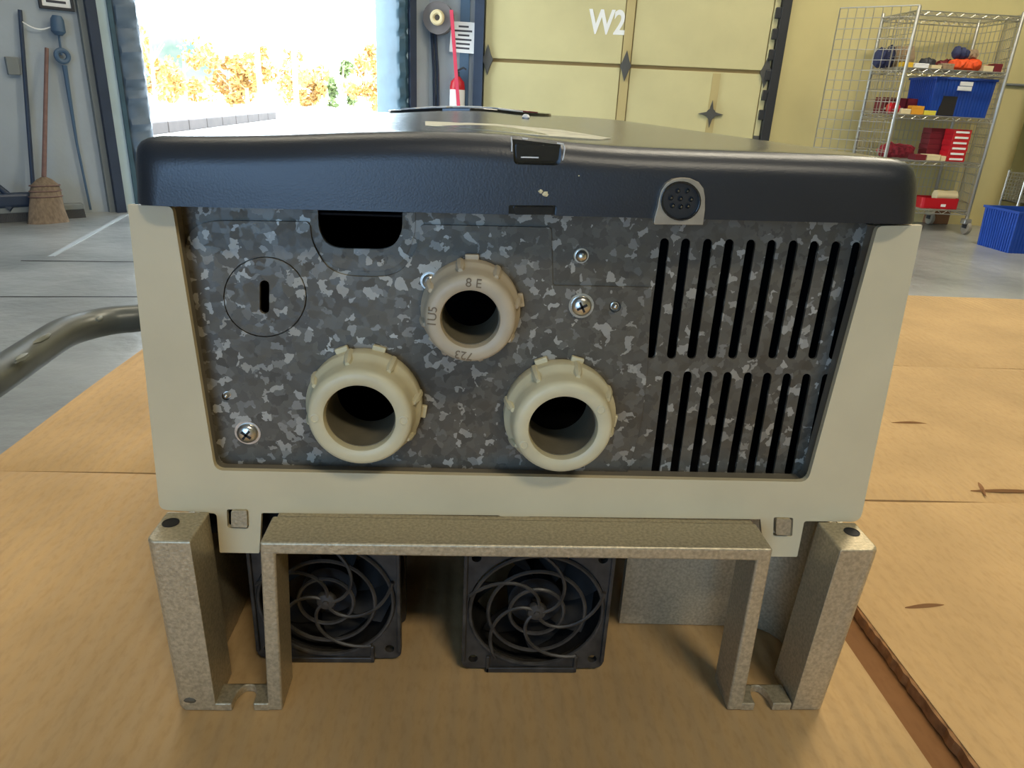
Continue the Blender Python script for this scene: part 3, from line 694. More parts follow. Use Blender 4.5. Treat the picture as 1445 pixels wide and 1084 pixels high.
for i, px in enumerate((1199, 1211, 1224)):
    x0 = RX0+.06+i*.12
    t = thing('carton', (x0+.05, 7.05, s3+.006), ('maroon carton behind the side mesh, left of three', 'maroon carton behind the side mesh, middle of three', 'maroon carton behind the side mesh, right of three')[i], 'box')
    MB().box((x0, 6.98, s3+.006), (x0+.105, 7.14, s3+.15)).build('body', M_DKRED, t, bevel=.003)
    MB().box((x0+.02, 6.977, s3+.04), (x0+.085, 6.981, s3+.06)).build('label_strip', M_WHITE, t)
# fourth shelf
bundle(1246, 1292, 201, 224, 6.84, s4, mat('red_plaid', srgb(150, 44, 56), .8, var=.5, vscale=30), 'red_bag', 'crumpled dark red bag on the fourth shelf', 'bag', 14, .18, 6)
for i, (a, b, h_, mt, lb) in enumerate(((1290, 1306, .05, M_DKRED, 'dark red flat carton beside the crumpled red bag on the fourth shelf'), (1307, 1326, .055, M_CREAM, 'cream flat carton in the middle of the fourth shelf'), (1327, 1341, .045, M_CREAM, 'pale flat carton touching the stack of red boxes'))):
    carton(a, b, 227, 6.66+.01*i, s4, h_, .12, mt, 'carton', lb)
zz = 0
words = ('lowest', 'second lowest', 'third lowest', 'third highest', 'second highest', 'topmost')
for k in range(6):
    x0, x1 = sx(1343, 200, 6.66), sx(1368, 200, 6.66); z0 = s4+.006+k*.0485; j = random.uniform(-.004, .004)
    t = thing('red_box', ((x0+x1)/2, 6.72, z0), 'red and white striped small box, %s of its stack on the fourth shelf' % words[k], 'box', 'striped red boxes stacked on the fourth shelf')
    MB().box((x0+j, 6.66, z0), (x1+j, 6.80, z0+.0475)).build('body', M_RED, t, bevel=.002)
    MB().box((x0+j+.02, 6.657, z0+.014), (x1+j-.02, 6.661, z0+.032)).build('label_strip', M_WHITE, t)
    t = thing('maroon_box', ((x0-.05), 6.90, z0), 'plain maroon small box, %s of the stack behind the striped red boxes' % words[k], 'box', 'maroon boxes stacked behind the striped ones')
    MB().box((x0-.12-j, 6.83, z0), (x1-.04-j, 6.97, z0+.0475)).build('body', M_DKRED, t, bevel=.002)
# bottom shelf
tx0, tx1 = sx(1300, 293, 6.68), sx(1352, 293, 6.68)
tr = thing('red_tray', ((tx0+tx1)/2, 6.78, s5+.006), 'shallow red plastic tray on the bottom shelf', 'tray')
mb = MB(); z0 = s5+.006
mb.poly([rnd([(tx0, 6.68, .03), (tx1, 6.68, .03), (tx1, 6.92, .03), (tx0, 6.92, .03)])], lambda x, y: (x, y, z0), lambda x, y: (x, y, z0+.006)); mb.build('base', M_RED, tr)
MB().poly([rnd([(tx0, 6.68, .03), (tx1, 6.68, .03), (tx1, 6.92, .03), (tx0, 6.92, .03)]), rnd([(tx0+.006, 6.686, .03), (tx0+.006, 6.914, .03), (tx1-.006, 6.914, .03), (tx1-.006, 6.686, .03)])], lambda x, y: (x, y, z0+.10), lambda x, y: (x, y, z0+.004)).build('side_wall', M_RED, tr)
MB().box((tx0+.19, 6.677, z0+.02), (tx0+.24, 6.681, z0+.045)).build('label_strip', M_WHITE, tr)
rx0, rx1 = sx(1322, 280, 6.74), sx(1352, 280, 6.74)
mb = MB(); mb.lathe([(.01, 0), (.05, .004), (.052, .02), (.045, (rx1-rx0)*.5), (.052, rx1-rx0-.02), (.05, rx1-rx0-.004), (.01, rx1-rx0)], (rx0, 6.79, z0+.117), (1, 0, 0), 18)
MB().box((tx0+.03, 6.70, z0+.007), (tx1-.03, 6.90, z0+.064)).build('carton', M_DKRED, label='dark red carton lying inside the shallow red tray under the beige roll', cat='box', bevel=.003)
mb.build('beige_roll', M_CREAM, label='beige cloth roll lying in the red tray', cat='roll', smooth=True)
MB().box((sx(1308, 310, 7.3), 7.26, 0), (sx(1336, 310, 7.3), 7.4, .16)).build('brown_block', mat('brown_box_card', srgb(120, 84, 54), .8), label='brown block on the floor behind the cart, seen under its bottom shelf', cat='block', bevel=.008)
# blue tote on the floor
P0 = oZ(1374, 335); P1 = oZ(1425, 348)
ribbed_bin('blue_tote', 4.56, 5.26, 5.62, 6.05, 0, .34, 'blue ribbed open tote standing on the concrete floor at the right edge')
# wire basket stand behind the tote
wb = thing('wire_basket_stand', (5.75, 6.75, 0), 'wire basket stand with brown cloth behind the blue tote at the right edge', 'basket')
BX0, BX1, BY0, BY1 = 5.14, 5.9, 6.42, 6.66
for x in (BX0, BX1):
    for y in (BY0, BY1): MB().tube([(x, y, 0), (x, y, .62)], .010, 8).build('leg', M_CHROME, wb)
grid((BX0, BY0, .34), (BX1-BX0, 0, 0), (0, 0, .26), 22, 8, .0028, wb, 'mesh_side'); grid((BX0, BY1, .34), (BX1-BX0, 0, 0), (0, 0, .26), 22, 8, .0028, wb, 'mesh_side')
grid((BX0, BY0, .34), (0, BY1-BY0, 0), (0, 0, .26), 6, 8, .0028, wb, 'mesh_side'); grid((BX0, BY0, .34), (BX1-BX0, 0, 0), (0, BY1-BY0, 0), 22, 6, .0028, wb, 'mesh_base')
mb = MB()
for k in range(4): mb.blob((5.38+.16*k, 6.555, .48), (.12, .08, .128), 2, .12, 60+k)
mb.build('brown_cloth', mat('brown_cloth', srgb(104, 84, 66), .85, var=.3, vscale=20), label='brown cloth heaped in the wire basket behind the tote', cat='cloth', smooth=True)

# ================================================================== CART AND CARDBOARD
ZB = oY(700, 1011, -.022).z
CT = .006
card = thing('flattened_cardboard', (.3, .2, ZB-2*CT), 'flattened brown corrugated cardboard box under the electrical drive', 'cardboard')
# dents / slits and panels (creases left between neighbouring panels)
def panel(x0, x1, y0, y1, seed, z1=ZB, th=CT, sag=.0009):
    rd = random.Random(seed); nx, ny = max(2, int((x1-x0)/.012)), max(2, int((y1-y0)/.012)); vs = []; fs = []
    ph = [rd.uniform(0, 6) for _ in range(4)]
    for j in range(ny+1):
        for i in range(nx+1):
            x = x0+(x1-x0)*i/nx; y = y0+(y1-y0)*j/ny
            ey = min(y-y0, y1-y); edge = math.exp(-ey/.004)
            z = z1 - .0018*edge + sag*.5*(math.sin(x*34+ph[0])*math.sin(y*28+ph[1])-1)*min(1, (abs(x-.02) > .2)+0)
            vs.append((x, y, z))
    n = (nx+1)*(ny+1)
    vs += [(v[0], v[1], z1-th) for v in vs]
    for j in range(ny):
        for i in range(nx):
            k = j*(nx+1)+i; fs.append([k, k+1, k+nx+2, k+nx+1]); fs.append([n+k+nx+1, n+k+nx+2, n+k+1, n+k])
    ring = [i for i in range(nx+1)]+[j*(nx+1)+nx for j in range(1, ny+1)]+[ny*(nx+1)+i for i in range(nx-1, -1, -1)]+[j*(nx+1) for j in range(ny-1, 0, -1)]
    for a, b in zip(ring, ring[1:]+ring[:1]): fs.append([b, a, n+a, n+b])
    return MB().add(vs, fs).build('cardboard_panel', M_CARD, card, smooth=True)
SL0, SL1 = .1795, .1985
panel(-.303, SL0, -.33, .1715, 1); panel(-.303, SL0, .1725, .728, 2)
panel(SL1, 1.0, -.33, .154, 3); panel(SL0+.0004, SL1-.0004, .118, .154, 6); panel(SL0+.0005, 1.0, .155, .4215, 4); panel(SL0+.0005, 1.0, .4225, .728, 5)
MB().box((-.295, -.33, ZB-2*CT), (.995, .72, ZB-CT-.0006)).build('under_layer', M_CARDI, card, label='darker lower cardboard layer showing through the slot')
# torn fringe along the slot
mb = MB(); rd = random.Random(5)
pts = [(SL1+rd.uniform(-.0005, .0004), -.33+.484*k/160) for k in range(161)]
for a, b in zip(pts, pts[1:]):
    mb.hexa([(a[0]-.0015, a[1], ZB-CT), (b[0]-.0015, b[1], ZB-CT), (b[0]+.002, b[1], ZB-CT), (a[0]+.002, a[1], ZB-CT)], [(a[0]-.001, a[1], ZB-.001), (b[0]-.001, b[1], ZB-.001), (b[0]+.0006, b[1], ZB-.0002), (a[0]+.0006, a[1], ZB-.0002)])
mb.build('torn_edge', mat('torn_card', srgb(150, 108, 66), .9, var=.3, vscale=200), card)
for (x, y, l, a) in ((1283, 597, .030, 0), (1420, 693, .05, 0), (1305, 855, .022, .1), (1386, 690, .02, 1.2)):
    p = oZ(x, y, ZB); t = Vector((math.cos(a), math.sin(a), 0)); n = Vector((-t.y, t.x, 0)); k = 12; mb = MB(); vs = []
    for i in range(k+1):
        f = i/k; c = p+t*(f-.5)*l; w = .0011*math.sin(PI*f)**.6
        vs += [c-n*w+Vector((0, 0, -.0006)), c-n*w*.2+Vector((0, 0, .0016*math.sin(PI*f))), c+n*w+Vector((0, 0, -.0004))]
    fs = []
    for i in range(k): fs += [[3*i, 3*i+3, 3*i+4, 3*i+1], [3*i+1, 3*i+4, 3*i+5, 3*i+2], [3*i, 3*i+2, 3*i+5, 3*i+3]]
    mb.add(vs, fs).build('creased_dent', mat('dent_brown', srgb(150, 106, 62), .9), card, smooth=True)
# cart under it
ZD = ZB-2*CT-.0005
ct = thing('platform_cart', (.3, .2, 0), 'work cart with dark grey tubular handle carrying the cardboard', 'cart')
MB().box((-.26, -.30, ZD-.03), (.96, .69, ZD)).build('deck', mat('cart_deck', srgb(70, 72, 68), .6), ct, bevel=.004)
for x in (-.22, .92):
    for y in (-.26, .65):
        lg = MB().tube([(x, y, .13), (x, y, ZD-.03)], .02, 12).build('leg', M_TUBE, ct, smooth=True)
        cw = MB().lathe([(.02, -.02), (.06, -.02), (.063, -.012), (.063, .012), (.06, .02), (.02, .02)], (x, y, .063), (1, 0, 0), 24).build('wheel', M_DARK, ct, smooth=True)
        MB().box((x-.03, y-.03, .06), (x+.03, y+.03, .135)).build('fork', M_CHROME, ct, bevel=.004)
ZH = .742
hp = [oZ(-160, 628, ZH), oZ(-80, 578, ZH), oZ(0, 529, ZH), oZ(45, 499, ZH), oZ(90, 473, ZH)+Vector((0,0,.002)), oZ(125, 459, ZH), oZ(160, 452, ZH), oZ(200, 448, ZH)]
print('handle pts', [tuple(round(c, 3) for c in p) for p in hp])
hp = hp+[Vector((-.36, .63, ZH)), Vector((-.27, .635, ZH)), Vector((-.2, .63, ZD-.025))]
hp = [Vector((-.2, .12, ZD-.025)), Vector((-.35, .10, ZD-.02)), Vector((-.44, .14, ZH))]+hp[1:]
def smooth_path(P, n=6):
    out = []
    for i in range(len(P)-1):
        a = P[max(i-1, 0)]; b = P[i]; c = P[i+1]; d = P[min(i+2, len(P)-1)]
        for k in range(n):
            t = k/n; out.append(.5*((2*b)+(c-a)*t+(2*a-5*b+4*c-d)*t*t+(3*b-a-3*c+d)*t**3))
    return out+[P[-1]]
MB().tube(smooth_path(hp), .0165, 16).build('handle', M_TUBE, ct, smooth=True)
for q, l in (((60, 478), .07), ((140, 450), .03), ((30, 505), .05)):
    p = oZ(*q, ZH+.014); mb = MB(); mb.blob(p, (.003, l*.22, .0028), 2, .15, int(l*1000)); mb.build('chipped_spot', M_TUBE2, ct, smooth=True)

# ================================================================== THE DRIVE
dv = thing('electrical_drive', (.02, .2, ZB), 'boxy electrical motor drive with black cover, galvanized front and cast aluminium base', 'motor drive')
ZL = oY(700, 727, 0).z                  # ledge height
YC = -.0195; YP = .0085; YQ = .0073
def part(mb, name, mt, parent=dv, **k): return mb.build(name, mt, parent, **k)
# ---- beige front frame
fr = rnd([(180,289),(243,291.5,8),(303,664,13),(1140,680.5,13),(1239,319,8),(1302,318),(1214,737,14),(1135,735.5,4),(1125,786,2),(1078,785.5,2),(1073,733),
          (745,729,3),(744,735),(707,734),(706,727.5,3),(369,724,3),(366,781,2),(310,780,2),(305.5,725,5),(225,719,10)])
holes = [rnd([(320,719,3),(321,745,3),(351,746,3),(350,719.5,3)]), rnd([(1092,730,3),(1091,756,3),(1118,757,3),(1119.5,731,3)])]
part(sheet([fr]+holes, 0, .0022), 'front_frame', M_BEIGE, bevel=.0007)
# inner return lip of the frame
rin = rnd([(243,291.5,8),(303,664,13),(1140,680.5,13),(1239,319,8)]); rout = rnd([(238,291,8),(300,668,14),(1143,684.5,14),(1244,319,8)])
def strip_poly(inner, outer, Y0, Y1):
    mb = MB(); n = len(inner); vs = []
    for p in inner: vs.append(oY(*p, Y0))
    for p in inner: q = oY(*p, Y0); vs.append(Vector((q.x, Y1, q.z)))
    for p in outer: vs.append(oY(*p, Y0))
    for p in outer: q = oY(*p, Y0); vs.append(Vector((q.x, Y1, q.z)))
    fs = []
    for i in range(n-1): fs += [[i, i+1, n+i+1, n+i], [2*n+i+1, 2*n+i, 3*n+i, 3*n+i+1], [i+1, i, 2*n+i, 2*n+i+1], [n+i, n+i+1, 3*n+i+1, 3*n+i]]
    fs += [[0, n, 3*n, 2*n], [n-1, 3*n-1, 4*n-1, 2*n-1]]
    return mb.add(vs, fs)
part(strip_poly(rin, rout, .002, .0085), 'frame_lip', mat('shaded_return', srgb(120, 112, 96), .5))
# housing walls behind the frame
ho = [(182,291),(228,712),(1211,731),(1300,319)]; hi = [(196,291),(240,700),(1198,720),(1286,319)]
mb = MB(); mb.poly([ho+hi[::-1]], back(0, .0023), back(0, .44)); part(mb, 'housing', M_BEIGE, bevel=.001)
q = [oY(x, y, 0) for x, y in ((196,291),(240,700),(1198,720),(1286,319))]
MB().hexa([Vector((p.x, .432, p.z)) for p in q], [Vector((p.x, .438, p.z)) for p in q]).build('rear_wall', M_BEIGE, dv)
# dark inner box that closes the interior behind the vents
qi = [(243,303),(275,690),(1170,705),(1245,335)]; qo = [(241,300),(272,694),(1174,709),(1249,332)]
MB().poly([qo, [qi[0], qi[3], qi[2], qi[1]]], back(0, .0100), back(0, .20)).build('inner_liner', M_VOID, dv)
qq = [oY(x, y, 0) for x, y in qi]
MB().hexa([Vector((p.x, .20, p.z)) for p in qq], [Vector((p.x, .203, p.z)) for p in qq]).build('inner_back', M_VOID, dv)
# ---- vent panel
UT = [(938,342.5),(968,343),(999,343.5),(1029.5,344),(1060,344.5),(1089.5,345),(1120,345.5),(1149.5,346.5),(1180,347),(1209,348)]
UBm = [(918.5,500),(947.5,500.5),(976,500.5),(1004.5,500.5),(1034,500.5),(1062,500.5),(1090.5,500.5),(1117.5,501),(1147,501),(1176,502)]
LT = [(942,529.5),(970.5,530),(999.5,530.5),(1027,531),(1056,531.5),(1083,532),(1111,533),(1138.5,533.5),(1166,534)]
LB = [(925,664),(951.5,664),(979,664.5),(1005,664.5),(1032,665),(1059,665),(1086,666),(1113,666),(1139,667)]
def ctr(px, py, Y): return oY(px, py, Y)
FIT = {'A': dict(front=(663.6, 452), bore=(663.6, 450), fl=(663, 440), R=.0172, r=.0152, b=.0097, mt=M_FITB, lab='tan ring-shaped conduit fitting above the other two'),
       'B': dict(front=(507, 592), bore=(507.3, 592), fl=(511, 578), R=.0207, r=.0182, b=.0122, mt=M_FIT, lab='lower left cream conduit fitting'),
       'C': dict(front=(795, 606), bore=(797, 606), fl=(790, 591), R=.0207, r=.0179, b=.0121, mt=M_FIT, lab='lower right cream conduit fitting')}
YF = -.0095
for f in FIT.values():
    c = oY(*f['front'], YF); f['c'] = c
def hole_at(c, r, n=28):                    # hole loop in pixel space for plane YP, via projection
    out = []
    for k in range(n):
        p = Vector((c.x+r*math.cos(2*PI*k/n), 0, c.z+r*math.sin(2*PI*k/n))); out.append((p.x, p.z))
    return out
def toXZ(loop, Y): return [(oY(*p, Y).x, oY(*p, Y).z) for p in loop]
def sheet2(loops, Y0, Y1): return MB().poly(loops, lambda x, z: (x, Y0, z), lambda x, z: (x, Y1, z))
notch = rnd([(448,285),(449,325,26),(466,350,22),(552,352,22),(569,328,26),(569,285)])
vp_loops = [toXZ([(232,285),(449,285)], YP)]
outer = [(232,280)]+notch+[(1262,302),(1205,702),(288,692)]
outer[0] = (232, 285)
vl = [toXZ(outer, YP)]
for a, b in zip(UT, UBm): vl.append(toXZ(capsule(*a, *b, 6.4), YP))
for a, b in zip(LT, LB): vl.append(toXZ(capsule(*a, *b, 6.0), YP))
for f in FIT.values(): vl.append(hole_at(f['c'], f['b']+.001))
vl.append(toXZ(capsule(373.5, 402, 373.5, 436, 6.5), YP))
part(sheet2(vl, YP, YP+.0012), 'vent_panel', M_GALV, bevel=0)
# pressed lip round the notch (slightly proud band)
lipo = rnd([(437,300),(438,335,40),(466,380,34),(562,383,34),(586,335,40),(586,300)], 8); lipi = rnd([(449,300),(450,327,26),(466,350.5,22),(552,352.5,22),(568,328,26),(568,300)], 8)
mb = MB().poly([toXZ(lipo+lipi[::-1], YP)], lambda x, z: (x, YP-.0004, z), lambda x, z: (x, YP+.0002, z)); part(mb, 'notch_lip', M_GALV)
# ---- conduit plate, screwed on in front
cp = rnd([(262,345,46),(270,308,0)]) if False else rnd([(258,360),(272,311,44),(437,313,8),(440,345,40),(468,389,36),(563,392,36),(592,345,40),(592,317,8),(778,321,6),(780,403,4),(920,406,5),(914,516,4),(905,600,30),(886,668,30),(868,700,0),(275,700)])
cl = [toXZ(cp, YQ)]
for f in FIT.values(): cl.append(hole_at(f['c'], f['b']+.001))
cl.append(toXZ(circ(374, 419, 59, 57), YQ)); cl.append(toXZ(circ(868, 433, 8), YQ)); cl.append(toXZ(circ(319, 559, 6), YQ))
part(sheet2(cl, YQ, YP-.00005), 'conduit_plate', M_GALV, bevel=.0003, seg=1)
ko = [toXZ(circ(374, 419, 57.6, 55.6, 40), YQ-.0002), toXZ(capsule(373.5, 402, 373.5, 436, 6.5)[::-1], YQ)]
part(sheet2(ko, YQ-.0003, YP-.00005), 'knockout_disc', M_GALV, bevel=.0004)
# ---- conduit fittings
for k, f in FIT.items():
    c = f['c']; o = Vector((c.x, YQ, c.z)); R, r, b = f['R'], f['r'], f['b']; L_ = YQ-YF
    prof = [(b, -.03), (R*.9, -.0008), (R*.97, 0), (R, .001), (R, .0058), (R*.985, .0066), (r*1.06, .0078), (r*1.02, .0105), (r, L_-.0022), (r-.0007, L_-.0006), (r-.0018, L_), (b+.0012, L_), (b+.0003, L_-.0005), (b, L_-.0018), (b, L_-.0035), (b+.0007, L_-.0036), (b+.0007, -.0004), (b, -.03)]
    prof = [(b+.0008, -.0006), (R*.97, -.0006)]+prof[3:-2]+[(b+.0007, -.0004)]
    ob = MB().lathe(prof, o, (0, -1, 0), 64, True).build('conduit_fitting', f['mt'], dv, smooth=True, label=f['lab'])
    MB().lathe([(b-.0002, L_-.0036), (b+.0006, L_-.0036), (b+.0006, -.008), (b-.0002, -.008)], o, (0, -1, 0), 48, True).build('inner_sleeve', M_SLEEVE, ob, smooth=True, label='dusty grey inner sleeve')
    # ribs round the collar
    mb = MB(); n = 8
    for i in range(n):
        a = 2*PI*(i+.3)/n+(.3 if k == 'C' else 0); d = Vector((math.cos(a), 0, math.sin(a)))
        p0 = o+d*(R*.965)+Vector((0, -.002, 0)); p1 = o+d*(r*1.03)+Vector((0, -.0115, 0))
        mb.tube([p0, p0.lerp(p1, .3)+d*.0003, p0.lerp(p1, .8)+d*.0001, p1], [.0015, .0017, .0015, .0008], 8)
    mb.build('rib', f['mt'], ob, smooth=True, kind='stuff')
    for a in ((0, PI) if k == 'B' else (.55, PI+.45)) if k != 'A' else ():
        mb = MB(); cc = o+Vector((math.cos(a)*(r+b)/2*1.0, -L_+.0001, math.sin(a)*(r+b)/2))
        mb.lathe([(.0017, -.0002), (.0017, .0003), (.0013, .0004), (.0011, .0002), (.0002, .0002)], cc, (0, -1, 0), 18).build('moulded_mark', f['mt'], ob)
    if k == 'A':
        rr = (r+b)/2
        for a, tx in ((PI*.98, '1U5'), (-PI*.55, '723'), (PI*.48, '8 E')):
            d = Vector((math.cos(a), 0, math.sin(a))); tt = Vector((d.z, 0, -d.x))
            text(MB(), tx, .0042, .00018, o+d*rr+Vector((0, -L_, 0)), tt, d).build('lettering', mat('tan_plastic_dirty', srgb(120, 102, 76), .6), ob)
    # lock nut lugs behind
    for a in (PI*.42, PI*.62, -.15) if k != 'A' else (PI*.5, PI*.06, PI*1.25):
        mb = MB()
        d = Vector((math.cos(a), 0, math.sin(a))); tt = Vector((d.z, 0, -d.x))
        mb.obox(o+d*(R*1.03)+Vector((0, -.0012, 0)), tt*.0024, Vector((0, .0010, 0)), d*.0011)
        mb.build('nut_lug', f['mt'], ob, bevel=.0004)
# dusty inner sleeves are part of the fitting; screws
def screw(px, py, r, label=None, recess=True, rot=.3, Y=YQ, parent=dv):
    c = oY(px, py, Y-.0015); c.y = Y
    o = MB().lathe([(r*1.25, -.0001), (r*1.25, .0003), (r, .0003), (r, .0008), (r*.93, .0015), (r*.7, .0021), (r*.35, .0024), (r*.02, .0025)], c, (0, -1, 0), 28).build('screw', M_SCREW, parent, smooth=True)
    if recess:
        mb = MB(); h = Vector((0, -.00252, 0))
        for a in (rot, rot+PI/2):
            d = Vector((math.cos(a), 0, math.sin(a))); t = Vector((-d.z, 0, d.x))
            mb.obox(c+h*.90, d*r*.55, Vector((0, -.00042, 0)), t*r*.11)
        mb.build('cross_recess', M_RECESS, o)
    return o
screw(821, 433, .0036, rot=.5); screw(348, 613, .0038, rot=.9)
screw(821, 362, .0021, recess=False, Y=YP); screw(606, 398, .0026, rot=.2)
screw(868, 433, .0012, recess=False, Y=YP-.001); screw(319, 559, .0011, recess=False, Y=YP-.001)
# ---- lid
YL = -.0055
top = [(180,289),(177.5,245),(175.5,216),(177,205),(182,198.5),(190,195),(203,193.5),(250,193),(300,193),(380,191.8),(450,189.2),(520,187),(600,186),(660,187.5),(720,191),(760,195.5),(800,201),(850,205.5),(900,208.5),(1000,212.5),(1100,216),(1200,220),(1260,223.5),(1286,226),(1300,230),(1309,237),(1313,248),(1311.5,270),(1305,318)]
dense = []
for a, b in zip(top, top[1:]):
    n = max(1, int((Vector(b)-Vector(a)).length/14))
    for k in range(n): dense.append((a[0]+(b[0]-a[0])*k/n, a[1]+(b[1]-a[1])*k/n))
dense.append(top[-1])
for it in range(2): dense = [dense[0]]+[((dense[i-1][0]+2*dense[i][0]+dense[i+1][0])/4, (dense[i-1][1]+2*dense[i][1]+dense[i+1][1])/4) for i in range(1, len(dense)-1)]+[dense[-1]]
O = [oY(*p, YL) for p in dense]; xc = (O[0].x+O[-1].x)/2; hw = (O[-1].x-O[0].x)/2
mb = MB(); n = len(O); vs = []; st = []
R_ = .0088
for th in range(0, 91, 15):
    t = math.radians(th); st.append((R_*(1-math.sin(t)), YL+R_*(1-math.cos(t)), 0))
for k in range(1, 25): st.append((0, YL+R_+(.45-YL-R_)*k/24, k/24))
for off, y, f in st:
    for p in O:
        zb_ = O[0].z+(O[-1].z-O[0].z)*(p.x-O[0].x)/(O[-1].x-O[0].x); tt = min(1, max(0, (p.z-zb_)/.015))
        crown = .0024*math.sin(PI*min(1, f*1.05)/2)*max(0, math.cos((p.x-xc)/hw*PI*.55))*tt
        vs.append(Vector((xc+(p.x-xc)*(1-off/hw), y, p.z-off*tt+crown)))
fs = []
for j in range(len(st)-1):
    for i in range(n): fs.append([j*n+i, j*n+(i+1) % n, (j+1)*n+(i+1) % n, (j+1)*n+i])
fs.append(list(range(n))[::-1]); fs.append([(len(st)-1)*n+i for i in range(n)])
mb.add(vs, fs)
lid = mb.build('top_cover', M_LID, dv, smooth=True)
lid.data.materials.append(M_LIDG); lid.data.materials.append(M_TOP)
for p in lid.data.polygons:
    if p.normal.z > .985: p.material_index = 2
def cut(target, cutter, idx=1):
    cutter.data.materials.clear(); [cutter.data.materials.append(x) for x in (M_LID, M_LIDG, M_TOP)]
    for p in cutter.data.polygons: p.material_index = 1
    cutter.matrix_parent_inverse.identity()
    md = target.modifiers.new('cut', 'BOOLEAN'); md.object = cutter; md.operation = 'DIFFERENCE'; md.solver = 'EXACT'
    bpy.context.view_layer.update()
    me = bpy.data.meshes.new_from_object(target.evaluated_get(bpy.context.evaluated_depsgraph_get()))
    target.modifiers.clear(); target.data = me; me.name = 'top_cover'; bpy.data.objects.remove(cutter)
pc = rnd([(723,150),(725,232,7),(792,234,10),(796,150)])
cut(lid, MB().poly([pc], back(YL, YL-.01), back(YL, YL+.0045)).build('cutter', M_LIDG, dv))
pc2 = rnd([(718,289.5,3),(717,318),(783,318),(786,290,4)])
cut(lid, MB().poly([pc2], back(YL, YL-.01), back(YL, YL+.0018)).build('cutter', M_LIDG, dv))
# latch inside the upper pocket
la = rnd([(728,204,4),(729,226,4),(786,228,4),(790,206,5)])
part(sheet([la], YL+.0022, YL+.006), 'latch', M_LIDG, bevel=.0012, seg=3)
la2 = rnd([(736,221,2),(736,226,2),(762,227,2),(762,221,2)])
part(sheet([la2], YL+.0012, YL+.003), 'latch_ridge', M_LIDG, bevel=.0005)
la3 = rnd([(724,292,3),(726,303,3),(779,303,3),(782,292,3)])
part(sheet([la3], YL+.0008, YL+.0035), 'latch', M_LIDG, bevel=.0008)
for (x, y, r) in ((763, 270, 3.2), (770, 274, 4.2), (817, 248, 1.2)):
    c = oY(x, y, YL); mb = MB(); mb.blob((c.x, YL-.0001, c.z), (r*.00022, .0003, r*.00018), 2, .3, int(x)); mb.build('paint_speck', M_CREAM, dv, label='cream paint speck')
# keypad bezel arc and labels on the far top of the lid
def ztop(x, y):
    best = min(O, key=lambda p: abs(p.x-x) + (0 if p.z > .975 else 9)); f = (y-YL-R_)/(.45-YL-R_)
    return best.z+.0024*math.sin(PI*min(1, f*1.05)/2)*max(0, math.cos((x-xc)/hw*PI*.55))
def onlid(x, y):
    z = .988; 
    for _ in range(25):
        p = oZ(x, y, z); p.y = min(max(p.y, 0), .44); p.x = max(-.1, min(.14, p.x)); z = .5*z+.5*min(ztop(p.x, p.y), .9965)
    return p
kx, ky = -.005, .385
part(MB().poly([circ(kx, ky, .066, .055, 40)], lambda x, y: (x, y, ztop(x, y)+.0022), lambda x, y: (x, y, ztop(x, y)-.002)), 'keypad_bezel', M_LIDG, bevel=.0012)
for i, (a0, a1, mt) in enumerate(((2.3, 2.62, M_WHITE), (1.86, 2.22, M_WHITE), (1.3, 1.78, M_WHITE), (.86, 1.22, M_WHITE), (.55, .8, M_DKRED))):
    pts = [(kx+.062*math.cos(a0+(a1-a0)*k/8), ky-.051*math.sin(a0+(a1-a0)*k/8)) for k in range(9)]+[(kx+.040*math.cos(a1-(a1-a0)*k/8), ky-.030*math.sin(a1-(a1-a0)*k/8)) for k in range(9)]
    part(MB().poly([pts], lambda x, y: (x, y, ztop(x, y)+.0030), lambda x, y: (x, y, ztop(x, y)+.0021)), 'keypad_label', mt)
# pale scuff of old tape on the cover
pts = [onlid(x, y) for x, y in ((600,172),(700,176),(790,184),(862,196),(846,198),(760,192),(680,184),(600,178))]
part(MB().poly([[(p.x, p.y) for p in pts]], lambda x, y: (x, y, ztop(x, y)+.0003), lambda x, y: (x, y, ztop(x, y)-.0006)), 'tape_residue', mat('tape_residue', srgb(186, 182, 160), .7, var=.2, vscale=150), label='pale tape residue on the cover')
c = onlid(742, 168)
part(MB().blob((c.x, c.y, ztop(c.x, c.y)+.001), (.0025, .0025, .0018), 2, .1, 3), 'paint_speck', M_WHITE, label='white speck on the cover')
# pale strips standing in for highlights on the pocket edges
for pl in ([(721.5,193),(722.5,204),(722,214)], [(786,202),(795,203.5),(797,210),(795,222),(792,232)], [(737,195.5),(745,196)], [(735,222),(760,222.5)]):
    part(MB().tube([oY(x, y, YL+.0009) for x, y in pl], .00022, 6), 'painted_highlight', mat('painted_highlight', srgb(220, 220, 216), .4), label='painted highlight along the edge of the latch pocket')
